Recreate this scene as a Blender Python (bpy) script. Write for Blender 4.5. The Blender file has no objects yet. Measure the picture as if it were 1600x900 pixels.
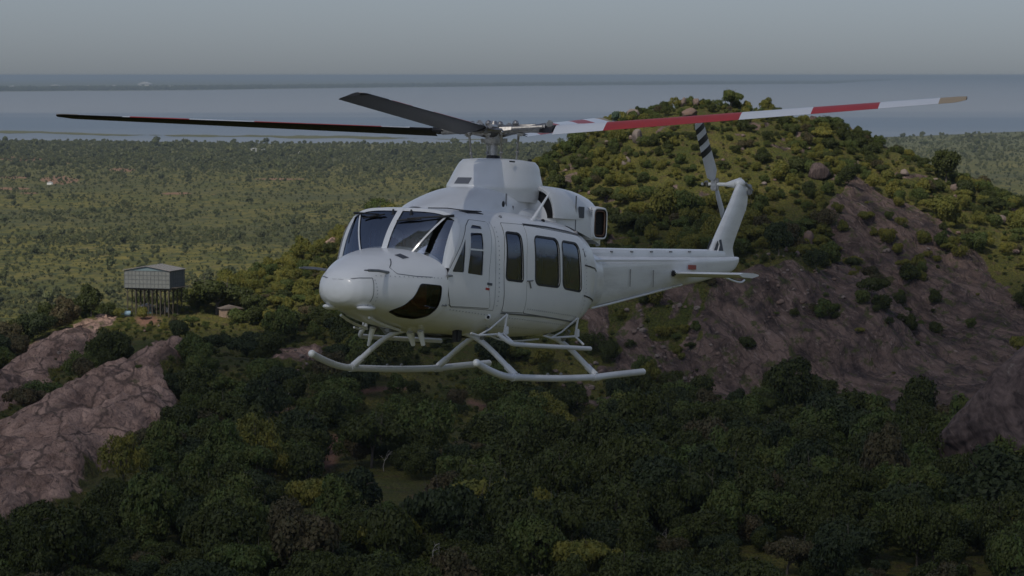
import bpy, bmesh, math, random
import numpy as np
from mathutils import Vector, Matrix
random.seed(7); rng = np.random.default_rng(7)
S = bpy.context.scene
COL = S.collection
rad = math.radians

# ---------------- camera, sky, sun, exposure ----------------
F = 4600.0            # focal length in pixels of a 1600 px wide frame
HORIZON = 117.0
CAM_H = 120.0
PITCH = math.atan((450 - HORIZON) / F)
cam_d = bpy.data.cameras.new('camera'); cam = bpy.data.objects.new('camera', cam_d); COL.objects.link(cam)
cam_d.sensor_width = 36; cam_d.lens = F / 1600 * 36; cam_d.clip_start = 1; cam_d.clip_end = 400000
cam.location = (0, 0, CAM_H); cam.rotation_euler = (math.pi / 2 - PITCH, 0, 0)
cam_d.dof.use_dof = True; cam_d.dof.focus_distance = 44; cam_d.dof.aperture_fstop = 10
S.camera = cam
SUN_EL, SUN_AZ = 48.0, 209.0       # azimuth clockwise from +Y
w = bpy.data.worlds.new('World'); S.world = w; w.use_nodes = True
nt = w.node_tree; bg = nt.nodes['Background']
sky = nt.nodes.new('ShaderNodeTexSky'); sky.sky_type = 'NISHITA'; sky.sun_disc = False
sky.sun_elevation = rad(SUN_EL); sky.sun_rotation = rad(SUN_AZ); sky.altitude = 300
sky.air_density = 1.0; sky.dust_density = 1.9; sky.ozone_density = 3.0
tc_ = nt.nodes.new('ShaderNodeTexCoord'); mp_ = nt.nodes.new('ShaderNodeMapping'); mp_.inputs['Location'].default_value = (0, 0, 0.016); nt.links.new(tc_.outputs['Generated'], mp_.inputs[0]); nt.links.new(mp_.outputs[0], sky.inputs[0])
hs = nt.nodes.new('ShaderNodeHueSaturation'); hs.inputs['Saturation'].default_value = 0.5
nt.links.new(sky.outputs[0], hs.inputs['Color']); tn = nt.nodes.new('ShaderNodeMixRGB'); tn.blend_type = 'MULTIPLY'; tn.inputs[0].default_value = 1; tn.inputs[2].default_value = (0.745, 0.80, 0.92, 1)
nt.links.new(hs.outputs[0], tn.inputs[1]); nt.links.new(tn.outputs[0], bg.inputs[0]); bg.inputs[1].default_value = 0.10
sl = bpy.data.lights.new('sun', 'SUN'); so = bpy.data.objects.new('sun', sl); COL.objects.link(so)
sl.energy = 3.1; sl.angle = rad(0.5); sl.color = (1.0, 0.94, 0.84)
TO_SUN = Vector((math.sin(rad(SUN_AZ)) * math.cos(rad(SUN_EL)), math.cos(rad(SUN_AZ)) * math.cos(rad(SUN_EL)), math.sin(rad(SUN_EL))))
so.rotation_euler = TO_SUN.to_track_quat('Z', 'Y').to_euler(); so.location = (0, 0, 600)
S.view_settings.view_transform = 'Standard'; S.view_settings.look = 'None'; S.view_settings.gamma = 1
S.view_settings.exposure = -0.14
S.cycles.use_denoising = True; S.cycles.max_bounces = 5; S.cycles.diffuse_bounces = 2; S.cycles.volume_bounces = 0
S.cycles.transparent_max_bounces = 6; S.cycles.caustics_reflective = False; S.cycles.caustics_refractive = False
S.cycles.sample_clamp_indirect = 4

def world_pt(u, v, y):
    """world point at forward distance y seen at pixel u,v (1600x900)"""
    a = PITCH; fy = math.cos(a) + (450 - v) / F * math.sin(a); fz = -math.sin(a) + (450 - v) / F * math.cos(a)
    return np.array([(u - 800) / F / fy * y, y, CAM_H + fz / fy * y])
def project(P):
    P = np.asarray(P, float); y = P[..., 1]; z = P[..., 2] - CAM_H
    d = y * math.cos(PITCH) - z * math.sin(PITCH); h = y * math.sin(PITCH) + z * math.cos(PITCH)
    return 800 + F * P[..., 0] / d, 450 - F * h / d

# ---------------- helpers ----------------
def tag(o, label=None, cat=None, group=None, kind=None):
    if label: o['label'] = label
    if cat: o['category'] = cat
    if group: o['group'] = group
    if kind: o['kind'] = kind
    return o
def link(name, me, mat=None, parent=None):
    o = bpy.data.objects.new(name, me); COL.objects.link(o)
    if mat is not None and me is not None and not me.materials: me.materials.append(mat)
    if parent: o.parent = parent
    return o
def np_mesh(name, V, Fc, smooth=True):
    me = bpy.data.meshes.new(name)
    V = np.asarray(V, np.float32); Fc = np.asarray(Fc, np.int32); n = Fc.shape[1]
    me.vertices.add(len(V)); me.vertices.foreach_set('co', V.ravel())
    me.loops.add(Fc.size); me.loops.foreach_set('vertex_index', Fc.ravel())
    me.polygons.add(len(Fc)); me.polygons.foreach_set('loop_start', np.arange(0, Fc.size, n, dtype=np.int32))
    me.update(calc_edges=True)
    if smooth: me.polygons.foreach_set('use_smooth', np.ones(len(Fc), bool))
    me.update(); return me
def attr(me, name, arr):
    a = me.attributes.new(name, 'FLOAT', 'POINT'); a.data.foreach_set('value', np.asarray(arr, np.float32))
def vnoise(x, y, seed=0):
    """value noise -1..1 on arrays"""
    x = np.asarray(x, float); y = np.asarray(y, float)
    xi = np.floor(x).astype(np.int64); yi = np.floor(y).astype(np.int64); fx = x - xi; fy = y - yi
    fx = fx * fx * (3 - 2 * fx); fy = fy * fy * (3 - 2 * fy)
    def h(a, b):
        n = (a * 374761393 + b * 668265263 + seed * 1274126177) & 0xffffffff
        n = ((n ^ (n >> 13)) * 1274126177) & 0xffffffff; n = n ^ (n >> 16)
        return (n & 0xffff) / 32767.5 - 1
    return (h(xi, yi) * (1 - fx) + h(xi + 1, yi) * fx) * (1 - fy) + (h(xi, yi + 1) * (1 - fx) + h(xi + 1, yi + 1) * fx) * fy
def fbm(x, y, o=4, seed=0, g=0.5):
    s = 0; a = 1; t = 0
    for i in range(o):
        s = s + a * vnoise(x * 2 ** i, y * 2 ** i, seed + i * 17); t += a; a *= g
    return s / t
def poly_sd(u, v, poly):
    """signed distance (positive inside)"""
    u = np.asarray(u, float); v = np.asarray(v, float); P = np.array(poly, float); n = len(P)
    d = np.full(u.shape, 1e18); ins = np.zeros(u.shape, bool)
    for i in range(n):
        a = P[i]; b = P[(i + 1) % n]; e = b - a; L = max(e @ e, 1e-9)
        t = np.clip(((u - a[0]) * e[0] + (v - a[1]) * e[1]) / L, 0, 1)
        d = np.minimum(d, (u - a[0] - t * e[0]) ** 2 + (v - a[1] - t * e[1]) ** 2)
        c = ((a[1] > v) != (b[1] > v))
        with np.errstate(divide='ignore', invalid='ignore'):
            xx = (b[0] - a[0]) * (v - a[1]) / (b[1] - a[1] + 1e-12) + a[0]
        ins ^= c & (u < xx)
    d = np.sqrt(d); return np.where(ins, d, -d)
def sstep(a, b, x):
    t = np.clip((x - a) / (b - a), 0, 1); return t * t * (3 - 2 * t)

class NM:
    """small node material builder"""
    def __init__(s, name):
        s.m = bpy.data.materials.new(name); s.m.use_nodes = True; s.t = s.m.node_tree; s.N = s.t.nodes
        s.b = s.N['Principled BSDF']; s.out = s.N['Material Output']
    def n(s, t, **k):
        x = s.N.new('ShaderNode' + t)
        for a, v in k.items():
            if a in x.inputs: s.set(x.inputs[a], v)
            else: setattr(x, a, v)
        return x
    def set(s, i, v):
        if isinstance(v, bpy.types.NodeSocket): s.t.links.new(v, i)
        else: i.default_value = v
    def coord(s, kind='Object', scale=(1, 1, 1), rot=(0, 0, 0)):
        c = s.n('TexCoord'); m = s.n('Mapping'); s.set(m.inputs[0], c.outputs[kind]); m.inputs['Scale'].default_value = scale; m.inputs['Rotation'].default_value = rot
        return m.outputs[0]
    def noise(s, vec, scale, detail=4, rough=0.55, dist=0):
        x = s.n('TexNoise'); s.set(x.inputs['Vector'], vec); x.inputs['Scale'].default_value = scale; x.inputs['Detail'].default_value = detail
        x.inputs['Roughness'].default_value = rough; x.inputs['Distortion'].default_value = dist; return x.outputs['Fac']
    def ramp(s, fac, stops):
        r = s.n('ValToRGB'); s.set(r.inputs[0], fac); e = r.color_ramp.elements
        while len(e) < len(stops): e.new(0.5)
        for i, (p, c) in enumerate(stops):
            e[i].position = p; e[i].color = (c if isinstance(c, tuple) else (c, c, c)) + (1,) if not (isinstance(c, tuple) and len(c) == 4) else c
        return r.outputs[0]
    def mix(s, fac, a, b, mode='MIX'):
        x = s.n('MixRGB', blend_type=mode); s.set(x.inputs[0], fac)
        for i, c in ((1, a), (2, b)):
            if isinstance(c, tuple) and len(c) == 3: c = c + (1,)
            s.set(x.inputs[i], c)
        return x.outputs[0]
    def math(s, op, a, b=0.0):
        x = s.n('Math', operation=op); s.set(x.inputs[0], a); s.set(x.inputs[1], b); return x.outputs[0]
    def attr(s, name):
        x = s.n('Attribute'); x.attribute_name = name; return x.outputs['Fac']
    def bump(s, h, strength=0.3, dist=0.1):
        x = s.n('Bump'); x.inputs['Strength'].default_value = strength; x.inputs['Distance'].default_value = dist; s.set(x.inputs['Height'], h)
        s.set(s.b.inputs['Normal'], x.outputs[0]); return x.outputs[0]
    def base(s, c, rough=0.8, metal=0.0, spec=0.5):
        if isinstance(c, tuple) and len(c) == 3: c = c + (1,)
        s.set(s.b.inputs['Base Color'], c); s.set(s.b.inputs['Roughness'], rough); s.b.inputs['Metallic'].default_value = metal
        s.b.inputs['Specular IOR Level'].default_value = spec; return s
def plain_mat(name, c, rough=0.5, metal=0.0, spec=0.5, var=0.0, scale=5.0):
    m = NM(name)
    if var:
        f = m.noise(m.coord(), scale, 4, 0.6); lo = tuple(x * (1 - var) for x in c); hi = tuple(min(1, x * (1 + var)) for x in c)
        m.base(m.ramp(f, [(0.3, lo), (0.7, hi)]), rough, metal, spec)
    else: m.base(c, rough, metal, spec)
    return m.m

# ---------------- terrain ----------------
CTRL = [  # (pixel u, pixel v, forward distance)
 (-150,900,340),(0,900,340),(400,900,340),(800,900,340),(1200,900,340),(1600,900,345),(1750,900,345),
 (-150,800,395),(0,810,390),(110,770,410),(400,800,400),(800,800,400),(1200,800,405),(1600,800,410),(1750,800,410),
 (0,700,455),(150,690,465),(280,640,500),(400,720,470),(800,700,480),(1200,700,480),(1600,700,470),(1750,700,470),
 (0,640,520),(120,600,540),(230,565,560),(300,560,575),(300,640,520),(500,650,540),(800,640,550),(1100,655,545),(1350,650,545),(1600,650,520),
 (0,600,570),(60,545,610),(130,510,640),(0,560,625),(-120,600,620),(-150,700,480),
 (195,492,657),(287,492,657),(240,478,675),(350,500,660),(120,500,655),(60,520,645),
 (430,432,700),(540,384,720),(620,350,730),(720,316,740),(850,262,745),(950,203,745),(1010,180,745),(1070,170,745),(1180,180,750),(1300,208,750),(1400,244,740),(1480,284,720),(1560,338,700),(1600,364,690),(1750,466,660),
 (1200,300,690),(1200,450,632),(1200,580,598),(1000,400,655),(1000,500,617),(1000,610,588),(850,400,665),(850,500,622),(850,600,590),
 (700,400,685),(700,500,635),(700,590,590),(600,450,672),(600,550,602),(450,500,645),(450,570,600),
 (1400,300,708),(1400,450,645),(1400,600,582),(1550,420,660),(1590,500,628),(1500,610,575),(1700,600,570),(1300,520,612)]
cp = np.array([world_pt(*c) for c in CTRL])
extra = []
for x in (-420, -300, -200): extra += [(x, 300, 45), (x, 500, 45), (x, 650, 30), (x, 800, 8), (x, 950, 0)]
for x in (-150, -90, -30, 40, 110, 180): extra += [(x, 950, 12), (x, 1060, 0)]
for x in (-130, -100): extra += [(x, 800, 22)]
for x in (260, 340, 430): extra += [(x, 300, 50), (x, 500, 45), (x, 650, 35), (x, 800, 15), (x, 950, 0)]
for x in (-300, -150, 0, 150, 300): extra += [(x, 230, 52), (x, 120, 20)]
for x, z in ((-60, 48), (0, 68), (60, 82), (110, 70)): extra += [(x, 830, z)]
extra += [(140, 800, 55)]
cp = np.vstack([cp, np.array(extra, float)])
_s = 100.0
def _phi(r): return r   # linear radial basis
def tps_fit(P):
    X = P[:, :2] / _s; d = np.linalg.norm(X[:, None] - X[None], axis=2); n = len(X)
    A = np.zeros((n + 3, n + 3)); A[:n, :n] = _phi(d) - np.eye(n) * 0.02; Q = np.c_[np.ones(n), X]; A[:n, n:] = Q; A[n:, :n] = Q.T
    return X, np.linalg.solve(A, np.r_[P[:, 2], 0, 0, 0])
_X, _w = tps_fit(cp)
def base_height(x, y):
    sh = np.shape(x); x = np.ravel(x) / _s; y = np.ravel(y) / _s; out = np.empty(len(x))
    for i in range(0, len(x), 40000):
        q = np.c_[x[i:i + 40000], y[i:i + 40000]]; d = np.sqrt(((q[:, None] - _X[None]) ** 2).sum(2))
        out[i:i + 40000] = _phi(d) @ _w[:-3] + _w[-3] + q @ _w[-2:]
    return out.reshape(sh)
# rock faces, red earth and open grass, outlined where they lie on the ground
ROCKS = [
 [(1335,285),(1400,318),(1470,362),(1540,420),(1610,500),(1660,640),(1400,640),(1290,590),(1230,600),(1130,620),(1060,600),(1130,500),(1190,490),(1280,480),(1300,400),(1290,345)],
 [(-40,600),(0,580),(60,540),(120,512),(175,505),(150,535),(90,580),(40,615),(0,640),(-60,680)],
 [(-60,700),(20,665),(70,640),(100,610),(190,575),(240,545),(290,535),(292,570),(255,590),(275,650),(270,685),(170,715),(130,760),(110,800),(50,820),(-60,850)],
 [(425,545),(490,525),(530,545),(520,575),(470,590),(430,575)],
 [(900,480),(1010,470),(1110,500),(1090,600),(1000,640),(880,660),(820,640),(840,600),(930,580)]]
EARTH = [[(498,688),(540,678),(526,728),(492,738)],[(1240,640),(1290,632),(1285,650),(1245,655)],[(420,645),(470,630),(462,640),(425,655)],[(555,610),(640,600),(650,606),(560,618)],[(730,618),(790,640),(790,652),(740,634)],[(212,500),(240,494),(250,503),(222,511)],[(640,770),(680,768),(676,780),(640,780)]]
GRASS = [[(290,495),(400,480),(430,500),(360,520),(300,520)],[(120,478),(190,470),(215,490),(140,505)],[(1330,290),(1500,300),(1640,400),(1640,520),(1560,440),(1420,330)],[(480,740),(640,735),(660,770),(520,790)],[(570,552),(735,545),(750,598),(610,600)],[(335,565),(415,562),(425,588),(345,592)],[(640,640),(740,650),(720,668),(640,662)],[(860,600),(940,590),(950,640),(880,650)],[(860,320),(930,300),(960,370),(880,380)]]
NX, NY = 620, 800
gx = np.linspace(-420, 430, NX); gy = 110 + (1100 - 110) * np.linspace(0, 1, NY)
X, Y = np.meshgrid(gx, gy); Z = base_height(X, Y)
U, V = project(np.stack([X, Y, Z], -1))
wob = fbm(X / 9, Y / 9, 3, 5)
vis = (Y > 300)
def mask(polys, soft=6, wobble=14):
    m = np.full(X.shape, -1e9)
    for p in polys: m = np.maximum(m, poly_sd(U, V, p))
    return sstep(-soft, soft, m + wob * wobble) * vis
brk = mask(ROCKS[4:5], 6, 30) * sstep(-0.12, 0.10, fbm(X / 7, Y / 9, 4, 133)); rock = np.maximum(mask(ROCKS[:4]), brk); earth = mask(EARTH, 3, 4); 
hillmask = sstep(66, 80, Z) 
scat = (fbm(X / 5.5, Y / 5.5, 3, 31) > 0.42) * hillmask * 0.75 * sstep(560, 600, Y)   # small stony patches high on the hill
rock = np.clip(np.maximum(rock, scat * (1 - mask(GRASS))), 0, 1)
left = (X < -40).astype(float)
# relief: broad undulation plus ledges and joints in the rock
dZ = fbm(X / 45, Y / 45, 4, 3) * 2.6 + fbm(X / 12, Y / 12, 4, 9) * 0.8
st = (X * 0.62 + Y * 0.35) # slab joints run down to the right
slabN = fbm(st / 3.0, (X - Y * 1.2) / 26, 4, 21)
ledge = np.abs(fbm(X / 8 + Y / 30, Y / 14, 4, 44)) 
dZ += rock * ((1 - left) * (slabN * 2.6 + np.round(fbm(st / 11, (X - Y) / 45, 3, 8) * 4) * 0.9 + fbm(X / 3.5, Y / 3.5, 3, 61) * 0.7) + left * (1.2 - ledge * 4.0 + np.round(fbm((X - Y * .5) / 9, (X * .5 + Y) / 22, 3, 12) * 4) * 0.95 + .5 * fbm(X / 4, Y / 6, 3, 62)))
sdl = np.maximum(poly_sd(U, V, ROCKS[1]), poly_sd(U, V, ROCKS[2])); dZ += np.sqrt(np.clip(sdl, 0, 36) / 36) * 3.2 * vis * left
cy_ = Y + 5 * fbm(X / 10, Y / 30, 3, 88); dZ += 6.5 * sstep(596, 601, cy_) * (1 - sstep(612, 665, Y)) * sstep(30, 42, X) * (1 - sstep(72, 84, X)) + 4.0 * sstep(611, 614, cy_) * (1 - sstep(622, 680, Y)) * sstep(8, 22, X) * (1 - sstep(58, 70, X))
fade = sstep(0, 60, X - gx[0]) * sstep(0, 60, gx[-1] - X) * sstep(0, 60, Y - gy[0]) * sstep(0, 60, gy[-1] - Y)
Z = np.maximum((Z + dZ) * fade, -3 + 0 * Z) * fade - 0.6 * (1 - fade)
Z = np.where(Z < 0.2, Z - 0.5, Z)
idx = np.arange(NX * NY).reshape(NY, NX)
Fq = np.stack([idx[:-1, :-1], idx[:-1, 1:], idx[1:, 1:], idx[1:, :-1]], -1).reshape(-1, 4)
me = np_mesh('hill_terrain', np.stack([X, Y, Z], -1).reshape(-1, 3), Fq)
attr(me, 'rock', rock.ravel()); attr(me, 'earth', earth.ravel()); attr(me, 'outcrop', (left * sstep(0.2, 0.6, rock)).ravel())
def ground_z(x, y):
    fx = np.clip((np.asarray(x) - gx[0]) / (gx[1] - gx[0]), 0, NX - 1.001); fy = np.clip((np.asarray(y) - gy[0]) / (gy[1] - gy[0]), 0, NY - 1.001)
    i = fx.astype(int); j = fy.astype(int); a = fx - i; b = fy - j
    return (Z[j, i] * (1 - a) + Z[j, i + 1] * a) * (1 - b) + (Z[j + 1, i] * (1 - a) + Z[j + 1, i + 1] * a) * b
def grid_val(G, x, y):
    i = np.clip(np.round((np.asarray(x) - gx[0]) / (gx[1] - gx[0])).astype(int), 0, NX - 1); j = np.clip(np.round((np.asarray(y) - gy[0]) / (gy[1] - gy[0])).astype(int), 0, NY - 1)
    return G[j, i]
m = NM('hillside'); c = m.coord('Object')
n1 = m.noise(c, 0.05, 5, 0.6); n2 = m.noise(c, 0.5, 5, 0.65); n3 = m.noise(c, 2.5, 3, 0.7)
grass = m.mix(m.ramp(n1, [(0.35, 0.0), (0.65, 1.0)]), (0.075, 0.088, 0.018), (0.180, 0.160, 0.036))
grass = m.mix(m.ramp(n2, [(0.50, 0.0), (0.70, 1.0)]), grass, (0.13, 0.085, 0.045))
grass = m.mix(m.ramp(n3, [(0.38, 0.75), (0.62, 0.0)]), grass, (0.028, 0.035, 0.012))
cs = m.coord('Object', (1, 1, 1), (0, 0, rad(-29)))
mp = m.n('Mapping'); m.set(mp.inputs[0], cs); mp.inputs['Scale'].default_value = (1.0, 0.07, 0.5)
k1 = m.noise(mp.outputs[0], 0.36, 7, 0.70, 0.6); k2 = m.noise(c, 0.16, 5, 0.6); k3 = m.noise(mp.outputs[0], 1.3, 5, 0.75, 0.3)
slab = m.mix(m.ramp(k1, [(0.34, 0.0), (0.60, 1.0)]), (0.046, 0.034, 0.030), (0.205, 0.142, 0.118))
slab = m.mix(m.ramp(k3, [(0.56, 0.0), (0.72, 0.8)]), slab, (0.36, 0.28, 0.25))
slab = m.mix(m.ramp(k2, [(0.52, 0.0), (0.70, 0.8)]), slab, (0.040, 0.032, 0.034))
slab = m.mix(m.ramp(m.noise(c, 0.33, 5, 0.7), [(0.545, 0.0), (0.62, 0.85)]), slab, (0.070, 0.080, 0.025))
mo_ = m.n('Mapping'); m.set(mo_.inputs[0], c); mo_.inputs['Rotation'].default_value = (0, 0, rad(35)); mo_.inputs['Scale'].default_value = (0.8, 0.28, 1.0)
o1 = m.noise(mo_.outputs[0], 0.22, 7, 0.68, 0.5); o2 = m.noise(c, 1.3, 5, 0.7)
out = m.mix(m.ramp(o1, [(0.35, 0.0), (0.62, 1.0)]), (0.18, 0.115, 0.09), (0.52, 0.345, 0.27))
out = m.mix(m.ramp(o2, [(0.30, 0.9), (0.44, 0.0)]), out, (0.06, 0.045, 0.04))
out = m.mix(m.ramp(m.noise(c, 0.22, 5, 0.7), [(0.60, 0.0), (0.68, 0.8)]), out, (0.07, 0.075, 0.03))
def cracks(vec, scale, w0, w1):
    vd = m.n('MixRGB'); vd.blend_type = 'ADD'; vd.inputs[0].default_value = 1.0
    nz = m.n('TexNoise'); m.set(nz.inputs['Vector'], vec); nz.inputs['Scale'].default_value = scale * 1.3; nz.inputs['Detail'].default_value = 4
    sc_ = m.n('VectorMath', operation='SCALE'); m.set(sc_.inputs[0], nz.outputs['Color']); sc_.inputs['Scale'].default_value = 1.1 / scale
    ad = m.n('VectorMath', operation='ADD'); m.set(ad.inputs[0], vec); m.set(ad.inputs[1], sc_.outputs[0])
    v = m.n('TexVoronoi', feature='DISTANCE_TO_EDGE'); m.set(v.inputs['Vector'], ad.outputs[0]); v.inputs['Scale'].default_value = scale
    m.N.remove(vd); return m.ramp(v.outputs['Distance'], [(w0, 1.0), (w1, 0.0)]), v.outputs['Distance']
mo = m.n('Mapping'); m.set(mo.inputs[0], c); mo.inputs['Rotation'].default_value = (0, 0, rad(35)); mo.inputs['Scale'].default_value = (0.8, 0.28, 1.0)
ck1, cd1 = cracks(mo.outputs[0], 0.16, 0.012, 0.05); ck2, cd2 = cracks(mo.outputs[0], 0.5, 0.01, 0.06)
out = m.mix(m.math('MULTIPLY', m.math('MULTIPLY', ck1, o1), 1.3), out, (0.045, 0.035, 0.03)); out = m.mix(m.math('MULTIPLY', m.math('MULTIPLY', ck2, o2), 0.5), out, (0.07, 0.05, 0.045))
ck3, cd3 = cracks(mp.outputs[0], 0.35, 0.01, 0.05)
slab = m.mix(m.math('MULTIPLY', ck3, 0.5), slab, (0.030, 0.024, 0.025))
rk = m.mix(m.attr('outcrop'), slab, out)
col = m.mix(m.attr('earth'), grass, m.mix(n3, (0.16, 0.085, 0.055), (0.34, 0.19, 0.13)))
col = m.mix(m.ramp(m.math('ADD', m.attr('rock'), m.math('MULTIPLY', m.math('SUBTRACT', n2, 0.5), 0.9)), [(0.42, 0.0), (0.58, 1.0)]), col, rk)
m.base(col, 0.92, 0, 0.15); m.bump(m.math('ADD', m.mix(0.5, k1, o2), m.math('MULTIPLY', m.math('MINIMUM', m.math('MINIMUM', cd1, cd2), 0.2), 1.2)), 1.0, 1.6)
tag(link('hill', me, m.m), kind='structure')

# the plain, out to the edge of sight, and the lake lying on it
R_FAR = 150000.0
bm = bmesh.new()
rings = [0, 400, 1200, 3000, 6000, 12000, 25000, 60000, R_FAR]; NS = 96
prev = [bm.verts.new((0, 0, 0))]
for r in rings[1:]:
    cur = [bm.verts.new((r * math.cos(2 * math.pi * i / NS), r * math.sin(2 * math.pi * i / NS), 0)) for i in range(NS)]
    for i in range(NS):
        if len(prev) == 1: bm.faces.new((prev[0], cur[i], cur[(i + 1) % NS]))
        else: bm.faces.new((prev[i], cur[i], cur[(i + 1) % NS], prev[(i + 1) % NS]))
    prev = cur
me = bpy.data.meshes.new('plain'); bm.to_mesh(me); bm.free()
m = NM('savanna'); c = m.coord('Object')
mp = m.n('Mapping'); m.set(mp.inputs[0], c); mp.inputs['Scale'].default_value = (1, 0.55, 1)
a1 = m.noise(c, 0.0016, 6, 0.65); a2 = m.noise(mp.outputs[0], 0.02, 6, 0.7); a3 = m.noise(mp.outputs[0], 0.10, 4, 0.7)
g = m.mix(m.ramp(a2, [(0.38, 0.0), (0.62, 1.0)]), (0.092, 0.094, 0.020), (0.19, 0.157, 0.038))
g = m.mix(m.ramp(a3, [(0.40, 0.95), (0.56, 0.0)]), g, (0.045, 0.056, 0.020))
g = m.mix(m.ramp(m.noise(mp.outputs[0], 0.045, 5, 0.75), [(0.56, 0.0), (0.70, 0.7)]), g, (0.15, 0.115, 0.055))
g = m.mix(m.ramp(a1, [(0.45, 0.0), (0.62, 0.7)]), g, (0.060, 0.066, 0.030))
g = m.mix(m.ramp(m.noise(mp.outputs[0], 0.006, 5, 0.7), [(0.66, 0.0), (0.70, 0.85)]), g, (0.30, 0.16, 0.09))
sx = m.n('SeparateXYZ'); m.set(sx.inputs[0], c)
far = m.ramp(m.math('DIVIDE', sx.outputs[1], 20000.0), [(0.17, 0.0), (0.26, 1.0)])
g = m.mix(m.math('MULTIPLY', far, 0.75), g, m.mix(m.ramp(a2, [(0.4, 0.0), (0.6, 1.0)]), (0.075, 0.088, 0.040), (0.15, 0.145, 0.07)))
m.base(g, 0.95, 0, 0.1); tag(link('plain', me, m.m), kind='structure')

def sheet(name, near, far_, z, mat, n=160, jit=0.0, seed=1):
    """flat sheet between two shore lines given as functions of x-angle pixel u -> distance"""
    us = np.linspace(near[0][0], near[-1][0], n)
    yn = np.interp(us, [p[0] for p in near], [p[1] for p in near]); yf = np.interp(us, [p[0] for p in far_], [p[1] for p in far_])
    yn = yn * (1 + jit * fbm(us / 60, us * 0, 4, seed)); yf = yf * (1 + jit * fbm(us / 60, us * 0 + 9, 4, seed + 5))
    Vv = []; 
    for t in np.linspace(0, 1, 9):
        yy = yn * (yf / yn) ** t; Vv.append(np.c_[(us - 800) / F * yy, yy, np.full(n, z)])
    Vv = np.concatenate(Vv); ii = np.arange(9 * n).reshape(9, n)
    me = np_mesh(name, Vv, np.stack([ii[:-1, :-1], ii[:-1, 1:], ii[1:, 1:], ii[1:, :-1]], -1).reshape(-1, 4), False)
    return link(name, me, mat)
def d_at(v): return CAM_H * F / (v - HORIZON)
m = NM('lake_water'); c = m.coord('Object', (0.35, 1.0, 1.0))
b1 = m.noise(m.coord('Object', (0.12, 1, 1)), 0.0011, 5, 0.6); b2 = m.noise(m.coord('Object', (0.2, 1, 1)), 0.006, 5, 0.75)
sy_ = m.n('SeparateXYZ'); m.set(sy_.inputs[0], m.coord('Object'))
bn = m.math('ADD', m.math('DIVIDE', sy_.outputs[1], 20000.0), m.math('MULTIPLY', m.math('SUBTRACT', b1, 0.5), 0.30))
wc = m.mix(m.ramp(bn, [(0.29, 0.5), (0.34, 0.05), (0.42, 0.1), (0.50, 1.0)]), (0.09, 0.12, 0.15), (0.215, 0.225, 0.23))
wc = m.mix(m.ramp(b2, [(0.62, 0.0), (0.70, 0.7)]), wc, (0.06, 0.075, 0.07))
m.base(wc, 0.35, 0, 0.25); m.bump(m.noise(c, 0.3, 3, 0.6), 0.5, 1.0)
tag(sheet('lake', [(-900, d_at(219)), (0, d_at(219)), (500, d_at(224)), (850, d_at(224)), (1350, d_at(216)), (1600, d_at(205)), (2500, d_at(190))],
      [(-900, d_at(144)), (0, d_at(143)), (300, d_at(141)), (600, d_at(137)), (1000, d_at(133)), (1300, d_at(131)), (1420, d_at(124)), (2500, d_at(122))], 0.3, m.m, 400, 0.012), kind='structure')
m = NM('reed'); m.base(m.mix(m.noise(m.coord(), 0.02, 4), (0.06, 0.07, 0.03), (0.16, 0.15, 0.07)), 0.95, 0, 0.1)
tag(sheet('reed_bank', [(-400, d_at(210)), (0, d_at(209)), (300, d_at(213)), (500, d_at(216)), (760, d_at(219))],
      [(-400, d_at(205.5)), (0, d_at(205)), (300, d_at(211)), (500, d_at(212)), (760, d_at(218.6))], 0.6, m.m, 300, 0.03, 4), kind='structure')

EM = NM('bare_earth_red'); EM.base(EM.mix(EM.noise(EM.coord(), 0.05, 5, .7), (0.13, 0.08, 0.045), (0.30, 0.175, 0.105)), 0.95, 0, 0.1)
for k, (u0, u1, v0, v1, sw) in enumerate(((-40, 48, 292, 297, 1.5), (62, 124, 274, 288, 4), (0, 46, 275, 279, 2), (170, 212, 262, 268, 2), (0, 70, 244, 252, 3), (395, 480, 278, 281, 1), (250, 300, 300, 304, 1.5), (30, 60, 300, 303, 1))):
    us = np.linspace(u0, u1, 12); md_ = (v0 + v1) / 2; e = np.sin(np.linspace(0, math.pi, 12)) ** .6 * (v1 - v0) / 2
    jt = np.random.default_rng(k + 50).uniform(.5, 1.2, 12)
    tag(sheet('bare_earth', [(u, d_at(md_ + q * j)) for u, q, j in zip(us, e, jt)], [(u, d_at(md_ - q * j) * 1.0005) for u, q, j in zip(us, e, jt[::-1])], 0.05 + .004 * k, EM.m, 60, 0.0), kind='structure')
# haze: one even volume round everything below the sky
HZ0 = -2.5; HZ1 = 122.5
bm = bmesh.new()
bmesh.ops.create_cube(bm, size=1)
for v in bm.verts: v.co = Vector((v.co.x * 2 * 155000, v.co.y * 2 * 155000, HZ0 if v.co.z < 0 else HZ1))
me = bpy.data.meshes.new('haze'); bm.to_mesh(me); bm.free()
hm = bpy.data.materials.new('haze'); hm.use_nodes = True; ht = hm.node_tree; ht.nodes.clear()
ho = ht.nodes.new('ShaderNodeOutputMaterial'); pv = ht.nodes.new('ShaderNodeVolumePrincipled')
pv.inputs['Color'].default_value = (0.39, 0.48, 0.57, 1); pv.inputs['Density'].default_value = 4.3e-5; pv.inputs['Anisotropy'].default_value = 0.0
ht.links.new(pv.outputs[0], ho.inputs['Volume'])
tag(link('haze', me, hm), 'pale blue haze over the plain and the lake', None, None, 'stuff')

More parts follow.
